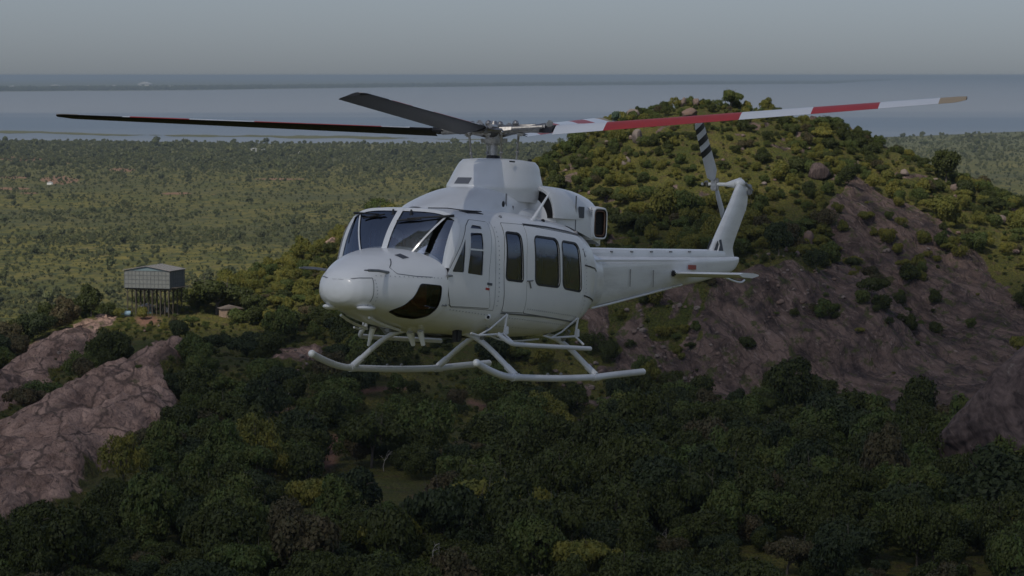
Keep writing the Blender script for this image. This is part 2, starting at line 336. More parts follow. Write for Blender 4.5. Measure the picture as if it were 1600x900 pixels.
# ---------------- vegetation ----------------
def hit(u, v, y0=300., y1=1050.):
    ys = np.linspace(y0, y1, 3000); a = PITCH
    fy = math.cos(a) + (450 - v) / F * math.sin(a); fz = -math.sin(a) + (450 - v) / F * math.cos(a)
    xs = (u - 800) / F / fy * ys; zs = CAM_H + fz / fy * ys; g = ground_z(xs, ys)
    k = np.argmax(zs < g); 
    if zs[k] >= g[k]: k = np.argmin(zs - g)
    return np.array([xs[k], ys[k], g[k]])
def lobes_crown(seed, nl=9, nq=4400, q=0.064, flat=1.0, spread=0.62, lo=0.35, gap=0.0, base=0.75):
    r = np.random.default_rng(seed); L = []
    for i in range(nl):
        a = r.uniform(0, 2 * math.pi); d = spread * math.sqrt(r.uniform(0, 1)); s = r.uniform(0.30, 0.52) * (1.1 - 0.45 * d)
        L.append((d * math.cos(a), d * math.sin(a), base + r.uniform(-0.25, 0.5) * (1 - 0.6 * d) * flat, s))
    L.append((0, 0, base, 0.6)); L = np.array(L)
    wts = L[:, 3] ** 2; k = r.choice(len(L), nq * 2, p=wts / wts.sum())
    dr = r.normal(size=(nq * 2, 3)); dr[:, 2] = np.abs(dr[:, 2]) * np.where(r.random(nq * 2) < 0.78, 1, -1); dr /= np.linalg.norm(dr, axis=1)[:, None]
    rr = r.uniform(0.72, 1.08, nq * 2)[:, None] + 0.10 * np.sin(dr * 9 + k[:, None])[:, :1]
    P = L[k, :3] + dr * L[k, 3:4] * rr * np.array([1, 1, 0.8 * flat])
    dist = np.linalg.norm((P[:, None] - L[None, :, :3]) / np.array([1, 1, 0.8 * flat]), axis=2) / L[None, :, 3]
    ok = (dist.min(1) > 0.62) & (P[:, 2] > 0.08); P = P[ok][:nq]; dr = dr[ok][:nq]
    n = len(P); nn = dr + r.normal(size=(n, 3)) * 0.55; nn[:, 2] += 0.25; nn /= np.linalg.norm(nn, axis=1)[:, None]
    t = np.cross(nn, r.normal(size=(n, 3))); t /= np.linalg.norm(t, axis=1)[:, None]; b = np.cross(nn, t)
    s = r.uniform(0.5, 1.25, n)[:, None] * q
    Vv = np.stack([P - t * s, P - b * s * 0.55 , P + t * s, P + b * s * 0.6], 1).reshape(-1, 3)
    return Vv, np.arange(n * 4).reshape(-1, 4)
def limb(r, V, Fc, p0, p1, r0, r1, n=5):
    p0 = np.array(p0, float); p1 = np.array(p1, float); ax = p1 - p0; ax /= np.linalg.norm(ax); t = np.cross(ax, [0.3, 0.9, 0.1]); t /= np.linalg.norm(t); b = np.cross(ax, t)
    mid = (p0 + p1) / 2 + r.normal(size=3) * np.linalg.norm(p1 - p0) * 0.06; k0 = len(V)
    for p, q in ((p0, r0), (mid, (r0 + r1) / 2), (p1, r1)):
        for i in range(n):
            a = 2 * math.pi * i / n; V.append(p + (t * math.cos(a) + b * math.sin(a)) * q)
    for j in range(2):
        for i in range(n): Fc.append([k0 + j * n + i, k0 + j * n + (i + 1) % n, k0 + (j + 1) * n + (i + 1) % n, k0 + (j + 1) * n + i])
def trunk_mesh(name, seed, h=0.75, rad0=0.06, spread=0.5):
    r = np.random.default_rng(seed); V = []; Fc = []
    limb(r, V, Fc, (0, 0, -0.15), (0.03, 0, h * 0.5), rad0, rad0 * 0.7)
    for i in range(6):
        a = r.uniform(0, 6.28); e = np.array([math.cos(a) * spread * r.uniform(.5, 1), math.sin(a) * spread * r.uniform(.5, 1), h * r.uniform(0.9, 1.45)])
        limb(r, V, Fc, (0.03, 0, h * 0.48), e, rad0 * 0.55, rad0 * 0.2, 4)
        for j in range(2): limb(r, V, Fc, e, e + r.normal(size=3) * 0.14 + [0, 0, 0.14], rad0 * 0.2, rad0 * 0.06, 3)
    return np_mesh(name, V, Fc)
def leaf_mat(name, a, b, c_, rough=0.6):
    m = NM(name); oi = m.n('ObjectInfo'); f = m.noise(m.coord('Object'), 3.0, 3, 0.6)
    col = m.mix(oi.outputs['Random'], a, b); col = m.mix(m.ramp(f, [(0.4, 0.0), (0.66, 0.8)]), col, c_)
    m.base(col, rough, 0, 0.25)
    tr = m.n('BsdfTranslucent'); m.set(tr.inputs[0], col); mx = m.n('MixShader'); mx.inputs[0].default_value = 0.22
    m.t.links.new(m.b.outputs[0], mx.inputs[1]); m.t.links.new(tr.outputs[0], mx.inputs[2]); m.t.links.new(mx.outputs[0], m.out.inputs[0]); return m.m
LM = {'dark': leaf_mat('leaf_dark', (0.030, 0.039, 0.009), (0.052, 0.060, 0.012), (0.060, 0.074, 0.013)),
      'mid': leaf_mat('leaf_mid', (0.060, 0.075, 0.015), (0.092, 0.100, 0.020), (0.075, 0.115, 0.028)),
      'yellow': leaf_mat('leaf_yellow', (0.135, 0.130, 0.022), (0.20, 0.175, 0.030), (0.090, 0.110, 0.024)),
      'brown': leaf_mat('leaf_brown', (0.075, 0.062, 0.028), (0.10, 0.075, 0.035), (0.060, 0.060, 0.024)),
      'blue': leaf_mat('leaf_blue', (0.022, 0.033, 0.011), (0.035, 0.048, 0.015), (0.042, 0.056, 0.016))}
bark = plain_mat('bark', (0.11, 0.09, 0.07), 0.9, var=0.3)
palebark = plain_mat('pale_bark', (0.40, 0.37, 0.33), 0.8, var=0.2)
def crown_set(tagname, n, **k):
    out = []
    for i in range(n):
        V, Fc = lobes_crown(100 + i * 7 + len(tagname) * 31, **k); out.append((V, Fc))
    return out
cr = crown_set('round', 5) + crown_set('broad_flat', 3, flat=0.6, spread=0.85, nl=13, base=0.8) + crown_set('loose', 3, nl=15, nq=3000, spread=0.9, q=0.058)
CR = {}
for mk in LM:
    CR[mk] = []
    for i, (V, Fc) in enumerate(cr):
        me = np_mesh('crown_leaves', V, Fc, False); me.materials.append(LM[mk]); CR[mk].append(me)
TR = [trunk_mesh('trunk_wood', i) for i in range(4)]
for t in TR: t.materials.append(bark)

# scatter
def scatter(x0, x1, y0, y1, sp, seed):
    r = np.random.default_rng(seed); xs = np.arange(x0, x1, sp); ys = np.arange(y0, y1, sp); a, b = np.meshgrid(xs, ys)
    a = a + r.uniform(-.5, .5, a.shape) * sp * 0.95 + (np.arange(len(ys)) % 2)[:, None] * sp / 2; b = b + r.uniform(-.5, .5, b.shape) * sp * 0.95
    return a.ravel(), b.ravel(), r
items = []   # x,y,z,scale,kind,colour
clump = lambda x, y, s, sd: fbm(np.asarray(x) / s, np.asarray(y) / s, 3, sd)
x, y, r = scatter(-190, 200, 305, 640, 4.9, 3)
gz = ground_z(x, y); u, v = project(np.stack([x, y, gz], -1))
rk_ = grid_val(rock, x, y); er = grid_val(earth, x, y)
gr = np.max([poly_sd(u, v, p) for p in GRASS], 0)
valley = (y < 598 + 14 * clump(x, y, 30, 4)) | (u < 560)
p = np.where(rk_ > 0.45, 0.0, np.where(er > 0.3, 0.05, np.where(gr > 0, 0.12, np.where(clump(x, y, 14, 91) < -0.42, 0.35, 0.93))))
p = np.where(valley, p, 0.0)
f0 = np.max([poly_sd(u, v - 5200 / y * 4.2, q) for q in ROCKS[:4] + [[(1455, 640), (1490, 600), (1600, 520), (1640, 650)]]], 0); f1 = np.max([poly_sd(u, v - 5200 / y * 2.6, q) for q in ROCKS[:4]], 0); f2 = np.max([poly_sd(u, v - 4600 / y * k_, q) for q in EARTH + GRASS for k_ in (1.5, 3.2, 5.0)], 0)
p = np.where((f0 > 4) | (f1 > 0), p * np.where(u < 350, 0.0, .1), np.where(f2 > -3, p * 0.10, p))
p = np.where((u > 180) & (u < 300) & (y > 585) & (y < 668), p * 0.12, p)
keep = r.random(len(x)) < p; x, y, gz, u, v = [q[keep] for q in (x, y, gz, u, v)]
sz = (1.7 + 2.9 * r.random(len(x)) ** 1.4) * (1 + 0.35 * clump(x, y, 25, 6)) * np.where(y > 500, 0.85, 1.0)
cn = clump(x, y, 18, 8) * .8 + r.normal(size=len(x)) * 0.30
for i in range(len(x)):
    ck = 'dark' if cn[i] < 0.22 else ('mid' if cn[i] < 0.66 else 'yellow')
    if ck == 'dark' and r.random() < 0.25: ck = 'blue'
    if r.random() < 0.05: ck = 'brown'
    items.append((x[i], y[i], gz[i], sz[i], 'tree', ck))
x, y, r = scatter(-190, 240, 560, 860, 2.9, 5)
gz = ground_z(x, y); u, v = project(np.stack([x, y, gz], -1)); rk_ = grid_val(rock, x, y); er = grid_val(earth, x, y)
gr = np.max([poly_sd(u, v, q) for q in GRASS], 0); cl = clump(x, y, 16, 14)
hill = ((y >= 598 + 14 * clump(x, y, 30, 4)) & (u >= 560)) | (y > 640)
p = np.where(rk_ > 0.5, np.where((u < 1130) & (u > 800), 0.16, np.where(cl > 0.12, 0.22, 0.02)), np.where(er > 0.3, 0.1, np.where(gr > 0, 0.28, 0.68 + 0.8 * cl)))
p = np.where((u < 330) & (y > 665), np.where(gz > 40, 0.15, 0.06), p) * hill
p = np.where((u > 150) & (u < 300) & (y > 625) & (y < 680), 0.08, p)
keep = r.random(len(x)) < p; x, y, gz, u, v, cl = [q[keep] for q in (x, y, gz, u, v, cl)]
sz = (0.9 + 1.6 * r.random(len(x)) ** 1.8) * (1 + 0.5 * np.maximum(cl, 0)) * np.where(r.random(len(x)) < 0.12, 1.5, 1)
sz = sz * np.where(gz > 92, .72, 1); cn = clump(x, y, 22, 18) + r.normal(size=len(x)) * 0.32
for i in range(len(x)):
    ck = 'yellow' if cn[i] > 0.10 else ('mid' if cn[i] > -0.20 else 'dark')
    if r.random() < 0.06: ck = 'brown'
    items.append((x[i], y[i], gz[i], sz[i], 'shrub', ck))

SPECIAL_CLEAR = []
def plant_tree(name, label, p, s, ck, ci, group=None, cat='tree', rot=0.0, sc=(1, 1, 1), tr=True):
    root = bpy.data.objects.new(name, None); COL.objects.link(root); root.empty_display_size = 0.5
    root.location = (float(p[0]), float(p[1]), float(p[2])); root.rotation_euler = (0, 0, rot); root.scale = (s * sc[0], s * sc[1], s * sc[2] * 1.4)
    tag(root, label, cat, group); link('crown', CR[ck][ci], None, root)
    if tr: link('trunk', TR[ci % 4], None, root)
    SPECIAL_CLEAR.append((p[0], p[1], s * 0.8)); return root
# trees that stand out
plant_tree('broadleaf_tree', 'large yellow-green tree in the dark forest at the bottom centre of the photo', hit(770, 865), 5.6, 'yellow', 5, sc=(1.15, 1, 1.0))
plant_tree('broadleaf_tree', 'small yellowish tree just left of and below the large yellow-green tree', hit(690, 880), 2.6, 'yellow', 8)
plant_tree('broadleaf_tree', 'big dark round tree immediately right of the raised water tank', hit(338, 492), 6.4, 'dark', 6, sc=(1.2, 1, .72))
plant_tree('broadleaf_tree', 'dark round tree on the ridge left of the raised water tank', hit(142, 492), 3.6, 'dark', 2)
plant_tree('broadleaf_tree', 'dark low spreading tree at the ridge edge near the left border of the photo', hit(75, 495), 3.3, 'dark', 6)
plant_tree('broadleaf_tree', 'loose olive tree on the ridge skyline just behind the cockpit roof', hit(597, 330), 3.9, 'mid', 9)
plant_tree('broadleaf_tree', 'flat-topped tree on the hill summit just right of the top boulders', hit(1142, 172), 3.0, 'mid', 6)
plant_tree('broadleaf_tree', 'large dark tree on the right-hand skyline of the hill above the rock slab', hit(1478, 285), 4.3, 'dark', 0)
plant_tree('broadleaf_tree', 'broad dark tree in front of the small hut right of the water tank', hit(400, 500), 3.6, 'dark', 7)
plant_tree('broadleaf_tree', 'tall dark tree rising in front of the foot of the rock slab', hit(1240, 655), 5.6, 'dark', 3)
plant_tree('broadleaf_tree', 'rounded olive tree in the forest below the right-hand leaning boulder', hit(1375, 735), 5.4, 'mid', 4)
plant_tree('broadleaf_tree', 'huge blue-green tree at the right border of the photo below the leaning boulder', hit(1565, 830), 6.2, 'blue', 2, sc=(1.2, 1, .9))
plant_tree('broadleaf_tree', 'yellowish small-leaved tree cut by the lower right border of the photo', hit(1590, 870), 3.6, 'yellow', 9)
plant_tree('broadleaf_tree', 'dark tree standing directly behind the tail rotor, left of the pale upright boulder', hit(1215, 400), 3.6, 'blue', 3)
plant_tree('broadleaf_tree', 'dark tree on the hillside just right of the large round boulder', hit(1325, 290), 2.6, 'dark', 4)
plant_tree('broadleaf_tree', 'dark shrubby tree at the foot of the pale upright boulder', hit(1275, 425), 2.8, 'blue', 8)

def clear_of(x, y): return all((x - a) ** 2 + (y - b) ** 2 > c * c for a, b, c in SPECIAL_CLEAR)
def dead_tree(label, p, h, seed):
    r = np.random.default_rng(seed); V = []; Fc = []
    def grow(p0, d, L, rr, lv):
        p1 = p0 + d * L; limb(r, V, Fc, p0, p1, rr, rr * 0.6, 5)
        if lv: 
            for k in range(2 if lv < 3 else 3):
                dd = d + r.normal(size=3) * 0.5; dd[2] = abs(dd[2]) * 0.8; dd /= np.linalg.norm(dd); grow(p1, dd, L * 0.62, rr * 0.55, lv - 1)
    grow(np.array([0, 0, -0.5]), np.array([0.08, 0, 1.0]), h * 0.5, h * 0.020, 3)
    o = link('dead_tree', np_mesh('dead_tree', V, Fc), palebark); o.location = p; tag(o, label, 'dead tree'); return o
dead_tree('bare white dead tree in front of the leaning boulder at the right', hit(1533, 668) + [0, -6, 0.5], 5.0, 4)
dead_tree('thin bare pale trunk sticking up at the bottom left of the yellow-green tree', hit(676, 905) + [0, -3, 0.5], 4.6, 9)
for k_, (u_, v_, h_, lb_) in enumerate(((1410, 765, 4.5, 'grey leafless snag in the forest left of the huge blue-green tree'), (1120, 690, 4, 'pale leafless snag in the forest under the rear end of the near skid'), (600, 735, 4, 'slim pale dead trunk in the forest below the far skid'), (890, 760, 4.5, 'bare grey snag right of the large yellow-green tree'), (250, 780, 4, 'bare grey snag in the forest right of the lower pink rock face'), (1040, 860, 3.6, 'small leafless snag at the bottom edge right of centre'), (450, 640, 4, 'bare pale snag behind the front of the far skid'))):
    dead_tree(lb_, hit(u_, v_) + [0, -1, .5], h_ * .8, 20 + k_)
# candelabra euphorbia on the summit
def euphorbia(p, h):
    r = np.random.default_rng(3); V = []; Fc = []
    limb(r, V, Fc, (0, 0, -.3), (0, 0, h * .45), .22, .2, 6)
    for i in range(16):
        a = i * 2.4; d = 0.25 + 0.75 * (i / 16); e = np.array([math.cos(a) * d * h * .35, math.sin(a) * d * h * .35, h * (.5 + .1 * r.random())])
        limb(r, V, Fc, (0, 0, h * (.2 + .2 * r.random())), e, .12, .15, 5); limb(r, V, Fc, e, e + [0, 0, h * (.45 - .15 * d)], .15, .12, 5)
    o = link('euphorbia', np_mesh('euphorbia', V, Fc), plain_mat('succulent', (0.05, 0.085, 0.05), .7, var=.3)); o.location = p
    tag(o, 'spiky candelabra succulent on the left shoulder of the summit beside a boulder', 'plant')
euphorbia(hit(962, 190), 3.6)

# individuals and the rest
vis_items = []
for it in items:
    x_, y_, z_, s_, kd, ck = it
    if not clear_of(x_, y_): continue
    u_, v_ = project(np.array([x_, y_, z_ + s_ * 0.8])); ok = -10 < u_ < 1610 and v_ < 905
    vis_items.append((ok, s_ / y_ * (1 if ok else 0.01), it))
LMK_T = [(60, 640, 'beside the upper pink rock face'), (230, 640, 'beside the lower pink rock face'), (60, 850, 'in the bottom left corner of the forest'), (330, 820, 'at the bottom edge, left of centre'), (240, 500, 'around the feet of the water tank'), (380, 580, 'between the water tank and the far skid'), (380, 700, 'in the forest right of the pink rocks'), (560, 660, 'in the forest just under the far skid'),
  (560, 760, 'around the small bare earth patch left of centre'), (620, 870, 'at the bottom edge, beside the thin pale trunk'), (780, 690, 'in the forest below the front tip of the near skid'), (780, 790, 'around the large yellow-green tree'), (900, 880, 'at the bottom edge, right of centre'), (980, 680, 'in the forest below the near skid'), (1010, 780, 'right of the large yellow-green tree'),
  (1180, 640, 'along the foot of the dark rock slab'), (1200, 740, 'in the forest below the rock slab'), (1160, 860, 'at the bottom edge under the tail of the helicopter'), (1380, 680, 'left of the huge leaning rock'), (1400, 790, 'left of the huge blue-green tree'), (1390, 880, 'at the bottom edge near the right corner'), (1560, 700, 'below the huge leaning rock'), (1560, 860, 'in the bottom right corner of the forest'), (520, 560, 'behind the far skid'), (40, 520, 'on the left border below the plain')]
LMK_S = [(1070, 150, 'on the very top of the hill'), (960, 200, 'on the shoulder left of the summit'), (900, 280, 'right of the rotor mast fairing'), (980, 330, 'above the tail boom'), (1060, 260, 'on the slope under the red rotor band'), (1120, 330, 'left of the tail fin'), (1190, 240, 'below the tip side of the red band'), (1240, 180, 'on the skyline right of the summit'), (1220, 330, 'right of the tail fin'), (1280, 250, 'around the large round brown boulder'),
  (1360, 220, 'on the skyline above the rock slab'), (1380, 300, 'along the upper edge of the rock slab'), (1480, 260, 'around the large dark skyline tree'), (1500, 340, 'on the sunlit slope right of the slab'), (1580, 340, 'on the skyline at the right border'), (1580, 420, 'at the right border beside the slab'), (1420, 420, 'growing on the middle of the rock slab'), (1300, 500, 'growing on the left part of the rock slab'), (1500, 540, 'growing on the lower right rock slab'), (1220, 420, 'below the tail rotor'),
  (1180, 520, 'below the stabiliser'), (1040, 460, 'just under the tail boom'), (1000, 560, 'above the rear end of the near skid'), (1100, 600, 'at the foot of the broken rocky slope'), (860, 560, 'behind the near skid legs'), (700, 300, 'on the ridge left of the rotor mast fairing'), (600, 350, 'on the ridge behind the cockpit roof'), (520, 400, 'on the ridge left of the cockpit'), (430, 440, 'on the ridge between water tank and cockpit'), (320, 500, 'right of the water tank'), (220, 500, 'by the feet of the water tank'), (90, 500, 'on the ridge edge left of the tank')]
def where(u, v, kd): return min(LMK_T if kd == 'tree' else LMK_S, key=lambda q: (q[0] - u) ** 2 + (q[1] - v) ** 2 * 2)[2]
CN = {'brown': 'brownish', 'dark': 'dark green', 'mid': 'olive green', 'yellow': 'yellow-green', 'blue': 'blackish'}
rest = []
proto_names = {}
for kd in ('tree', 'shrub'):
    L = [q for q in vis_items if q[2][4] == kd]; L.sort(key=lambda q: -q[1])
    lim = 280 if kd == 'tree' else 290
    k_rest = [q for q in L]
    # only the ones in frame, and the nearest rows whose crowns stay in view
    chosen = [q for q in L if q[0]][:lim]; cid = set(id(q) for q in chosen)
    rest += [q[2] for q in L if id(q) not in cid]
    for q in chosen:
        x_, y_, z_, s_, _, ck = q[2]; u_, v_ = project(np.array([x_, y_, z_ + s_])); wh = where(u_, v_, kd); szw = 'large' if s_ > (3.7 if kd == 'tree' else 2.3) else ('small' if s_ < (2.7 if kd == 'tree' else 1.6) else 'middling'); ci = random.randrange(11)
        if kd == 'tree':
            lab = '%s %s tree %s' % (szw, CN[ck], wh)
            plant = plant_tree('forest_tree', lab, (x_, y_, z_ - 0.2), s_, ck, ci, 'valley forest trees %s' % wh, 'tree', random.uniform(0, 6.28), (1, 1, random.uniform(.72, 1.3)))
        else:
            o = link('shrub', CR[ck][ci]); o.location = (x_, y_, z_ - 0.25 * s_); o.rotation_euler = (0, 0, random.uniform(0, 6.28)); o.scale = (s_, s_, s_ * random.uniform(1.0, 1.6))
            tag(o, '%s %s shrub %s' % (szw, CN[ck], wh), 'shrub', 'hillside shrubs %s' % wh)

protos = bpy.data.collections.new('bush_shapes')
order = []
for ck in ('dark', 'mid', 'yellow', 'blue', 'brown'):
    for ci in (0, 2, 4, 5, 8, 10):
        order.append((ck, ci))
for k, (ck, ci) in enumerate(order):
    o = bpy.data.objects.new('bush_shape_%02d' % k, CR[ck][ci]); protos.objects.link(o)
# coarse clumps for the far plain
mini = bpy.data.collections.new('far_bush_shapes')
FM = [leaf_mat('far_leaf_a', (0.068, 0.080, 0.034), (0.098, 0.104, 0.040), (0.085, 0.095, 0.034)), leaf_mat('far_leaf_b', (0.09, 0.105, 0.036), (0.13, 0.13, 0.042), (0.10, 0.115, 0.04))]
for k in range(6):
    V, Fc = lobes_crown(900 + k, nl=6, nq=170, q=0.26, flat=0.8, base=0.6); me = np_mesh('far_bush', V, Fc, False); me.materials.append(FM[k % 2])
    o = bpy.data.objects.new('far_bush_shape_%d' % k, me); mini.objects.link(o)
def instancer(name, label, pts, scl, ids, coll, zs=1.35):
    me = bpy.data.meshes.new(name); me.vertices.add(len(pts)); me.vertices.foreach_set('co', np.asarray(pts, np.float32).ravel())
    a = me.attributes.new('scl', 'FLOAT', 'POINT'); a.data.foreach_set('value', np.asarray(scl, np.float32))
    a = me.attributes.new('rotz', 'FLOAT', 'POINT'); a.data.foreach_set('value', rng.uniform(0, 6.28, len(pts)).astype(np.float32))
    a = me.attributes.new('pick', 'INT', 'POINT'); a.data.foreach_set('value', np.asarray(ids, np.int32))
    o = link(name, me); g = bpy.data.node_groups.new(name, 'GeometryNodeTree')
    g.interface.new_socket('Geometry', in_out='INPUT', socket_type='NodeSocketGeometry'); g.interface.new_socket('Geometry', in_out='OUTPUT', socket_type='NodeSocketGeometry')
    N = g.nodes; gi = N.new('NodeGroupInput'); go = N.new('NodeGroupOutput'); ci = N.new('GeometryNodeCollectionInfo'); ci.inputs['Collection'].default_value = coll
    ci.inputs['Separate Children'].default_value = True; ip = N.new('GeometryNodeInstanceOnPoints'); ip.inputs['Pick Instance'].default_value = True
    def na(n, t):
        q = N.new('GeometryNodeInputNamedAttribute'); q.data_type = t; q.inputs['Name'].default_value = n; return q.outputs['Attribute']
    cx = N.new('ShaderNodeCombineXYZ'); g.links.new(na('rotz', 'FLOAT'), cx.inputs[2]); sx = N.new('ShaderNodeCombineXYZ')
    sa = na('scl', 'FLOAT'); [g.links.new(sa, sx.inputs[i]) for i in range(2)]; mz = N.new('ShaderNodeMath'); mz.operation = 'MULTIPLY'; g.links.new(sa, mz.inputs[0]); mz.inputs[1].default_value = zs; g.links.new(mz.outputs[0], sx.inputs[2])
    g.links.new(gi.outputs[0], ip.inputs['Points']); g.links.new(ci.outputs[0], ip.inputs['Instance']); g.links.new(na('pick', 'INT'), ip.inputs['Instance Index'])
    g.links.new(cx.outputs[0], ip.inputs['Rotation']); g.links.new(sx.outputs[0], ip.inputs['Scale']); g.links.new(ip.outputs[0], go.inputs[0])
    md = o.modifiers.new('scatter', 'NODES'); md.node_group = g; tag(o, label, kind='stuff'); return o
for kd, nm, lb in (('tree', 'forest', 'the rest of the dense dark valley forest'), ('shrub', 'undergrowth', 'small shrubs covering the rest of the hill')):
    q = [i for i in rest if i[4] == kd]
    ids = [order.index((i[5], random.choice((0, 2, 4, 5, 8, 10)))) for i in q]
    instancer(nm, lb, [(i[0], i[1], i[2] - .3) for i in q], [i[3] for i in q], ids, protos)
# ground cover between the shrubs: small tufts
x, y, r = scatter(-175, 215, 480, 800, 1.9, 11); gz = ground_z(x, y); rk_ = grid_val(rock, x, y); er = grid_val(earth, x, y)
keep = (r.random(len(x)) < np.where(rk_ > .5, 0.03, 0.55) * (er < .3) * np.clip(0.7 + clump(x, y, 9, 77), 0, 1)) & (gz > 20)
x, y, gz = x[keep], y[keep], gz[keep]; pick = np.where(r.random(len(x)) < 0.6, 6, 0) + r.integers(0, 6, len(x)) + np.where(r.random(len(x)) < .35, 6, 0)
instancer('ground_cover', 'low green and yellow tufts covering the hillside', np.stack([x, y, gz - .1], -1), r.uniform(.25, .7, len(x)), np.minimum(pick, 17), protos)
# bushes of the plain
r = np.random.default_rng(21); n = 170000
t = r.random(n); yy = 1000 * (6.0) ** t; xx = (r.uniform(-160, 1760, n) - 800) / F * yy
cl = clump(xx, yy, 260, 41) + 0.7 * clump(xx, yy, 60, 42); fard = sstep(2600, 4700, yy)
shore = np.interp(xx / yy * F + 800, [0, 500, 850, 1350, 1600], [d_at(219), d_at(224), d_at(224), d_at(216), d_at(205)])
keep = (r.random(n) < 0.34 + 1.2 * np.clip(cl, -.12, 1) + 0.55 * fard) & ((xx / yy * F + 800 < 1250) | (r.random(n) < 0.4)) & (yy < shore * 0.995) & (ground_z(xx, yy) * (yy < 1100) < 1)
xx, yy, fard = xx[keep], yy[keep], fard[keep]; ss = (0.45 + 1.55 * r.random(len(xx)) ** 3) * (1 + 1.0 * fard) * np.where(r.random(len(xx)) < .035, 2.2, 1)
instancer('plain_bushes', 'bushes and low trees dotted over the plain up to the lake shore', np.stack([xx, yy, xx * 0 - .1], -1), ss, r.integers(0, 6, len(xx)), mini)
# dark treelines beyond the lake
n = 5000; uu = r.uniform(-100, 1420, n); sv = np.interp(uu, [-100, 0, 300, 600, 1000, 1300, 1420], [144, 143, 141, 137, 133, 131, 125]) - r.uniform(0.2, 3.0, n); yy = CAM_H * F / (sv - HORIZON)
instancer('far_forest', 'dark treeline along the far shore of the lake', np.stack([(uu - 800) / F * yy, yy, uu * 0], -1), r.uniform(9, 22, n), r.integers(0, 3, n) * 2, mini)

# ---------------- boulders ----------------
def boulder_mesh(seed, sub=4):
    bm = bmesh.new(); bmesh.ops.create_icosphere(bm, subdivisions=sub, radius=1); rr = random.Random(seed); cuts = []
    for i in range(9):
        d = Vector((rr.gauss(0, 1), rr.gauss(0, 1), rr.gauss(0, 1))).normalized(); cuts.append((d, rr.uniform(.62, .9)))
    for v in bm.verts:
        p = v.co.copy()
        for d, k in cuts:
            e = p.dot(d) - k
            if e > 0: p -= d * e * 0.85
        q = v.co; nz = vnoise(q.x * 3 + seed, q.y * 3 + q.z * 2) * .05 + vnoise(q.x * 9 + seed, q.z * 9 + q.y * 4) * .02
        v.co = p * (1 + float(nz))
    me = bpy.data.meshes.new('boulder'); bm.to_mesh(me); bm.free(); me.polygons.foreach_set('use_smooth', [True] * len(me.polygons)); return me
m = NM('boulder_rock'); c = m.coord('Object'); oi = m.n('ObjectInfo'); f1 = m.noise(c, 1.6, 5, .65); f2 = m.noise(c, 5, 4, .7)
bc = m.mix(oi.outputs['Random'], (0.17, 0.115, 0.09), (0.20, 0.17, 0.15)); bc = m.mix(m.ramp(f1, [(.42, 0.0), (.66, .85)]), bc, (0.11, 0.085, 0.08)); bc = m.mix(m.ramp(f2, [(.58, 0.0), (.7, .5)]), bc, (0.26, 0.13, 0.065))
m.base(bc, .9, 0, .15); m.bump(f2, .5, .1); BOULDER = m.m
m = NM('dark_boulder_rock'); c = m.coord('Object'); f1 = m.noise(m.coord('Object', (1.6, 1, .22), (0, rad(20), 0)), 6.0, 7, .75, .6); f2 = m.noise(m.coord('Object', (2, 1, .3)), 5.0, 6, .75)
bc = m.mix(m.ramp(f1, [(.38, 0.0), (.62, 1.0)]), (0.045, 0.034, 0.033), (0.15, 0.11, 0.10)); bc = m.mix(m.ramp(f2, [(.60, 0.0), (.72, .7)]), bc, (0.27, 0.24, 0.21)); m.base(bc, .9, 0, .15); m.bump(f1, 1.0, .5); DARKB = m.m
BM = [boulder_mesh(i) for i in range(8)]
for b in BM: b.materials.append(BOULDER)
def boulder(label, u, v, wpx, hpx, k, group=None, dark=False, tilt=0.0):
    p = hit(u, v + hpx * 0.45); s = p[1] / F; me = BM[k % 8]
    if dark: me = me.copy(); me.materials.clear(); me.materials.append(DARKB)
    o = link('boulder', me); o.scale = (wpx * s / 2.3, wpx * s / 2.5, hpx * s / 2.2); o.location = (p[0], p[1] + wpx * s * .2, p[2] + hpx * s * .34)
    o.rotation_euler = (0, tilt, random.uniform(0, 6.28) if not tilt else 0); tag(o, label, 'boulder', group); SPECIAL_CLEAR.append((p[0], p[1], 1)); return o
boulder('large round brown boulder on the hill above the top end of the rock slab', 1280, 266, 44, 34, 0, dark=True)
boulder('pale upright boulder beside dark trees left of the rock slab', 1264, 373, 30, 36, 1)
boulder('tall pale boulder under the red part of the rotor blade, left side of summit', 996, 212, 22, 30, 2)
boulder('rounded boulder breaking the skyline just right of the spiky succulent', 990, 172, 26, 20, 3)
boulder('orange-tinted upright boulder on the very top of the hill, left one', 1068, 152, 14, 18, 4)
boulder('orange-tinted upright boulder on the very top of the hill, right one', 1088, 156, 14, 16, 5)
boulder('wide grey boulder just below the top boulders, touching the rotor blade line', 1078, 176, 34, 20, 6)
boulder('small pale boulder in grass left of the summit, above the engine cowling', 977, 252, 22, 22, 7)
boulder('lone pale orange boulder on the sunlit slope right of the summit', 1414, 269, 18, 14, 0)
boulder('grey boulder beside the large dark skyline tree', 1462, 286, 20, 22, 2)
boulder('broad reddish boulder on the sunlit right edge of the hill', 1562, 342, 30, 18, 3)
boulder('small pink boulder on the right skyline below the large dark tree', 1494, 292, 22, 18, 5)
boulder('pinkish boulder just right of the tail fin top', 1194, 345, 14, 12, 6)
boulder('small pale stone below the pale upright boulder', 1246, 396, 10, 12, 7)
boulder('white boulder at the foot of the loose olive tree behind the cockpit roof', 603, 322, 10, 8, 1)
random.seed(55)
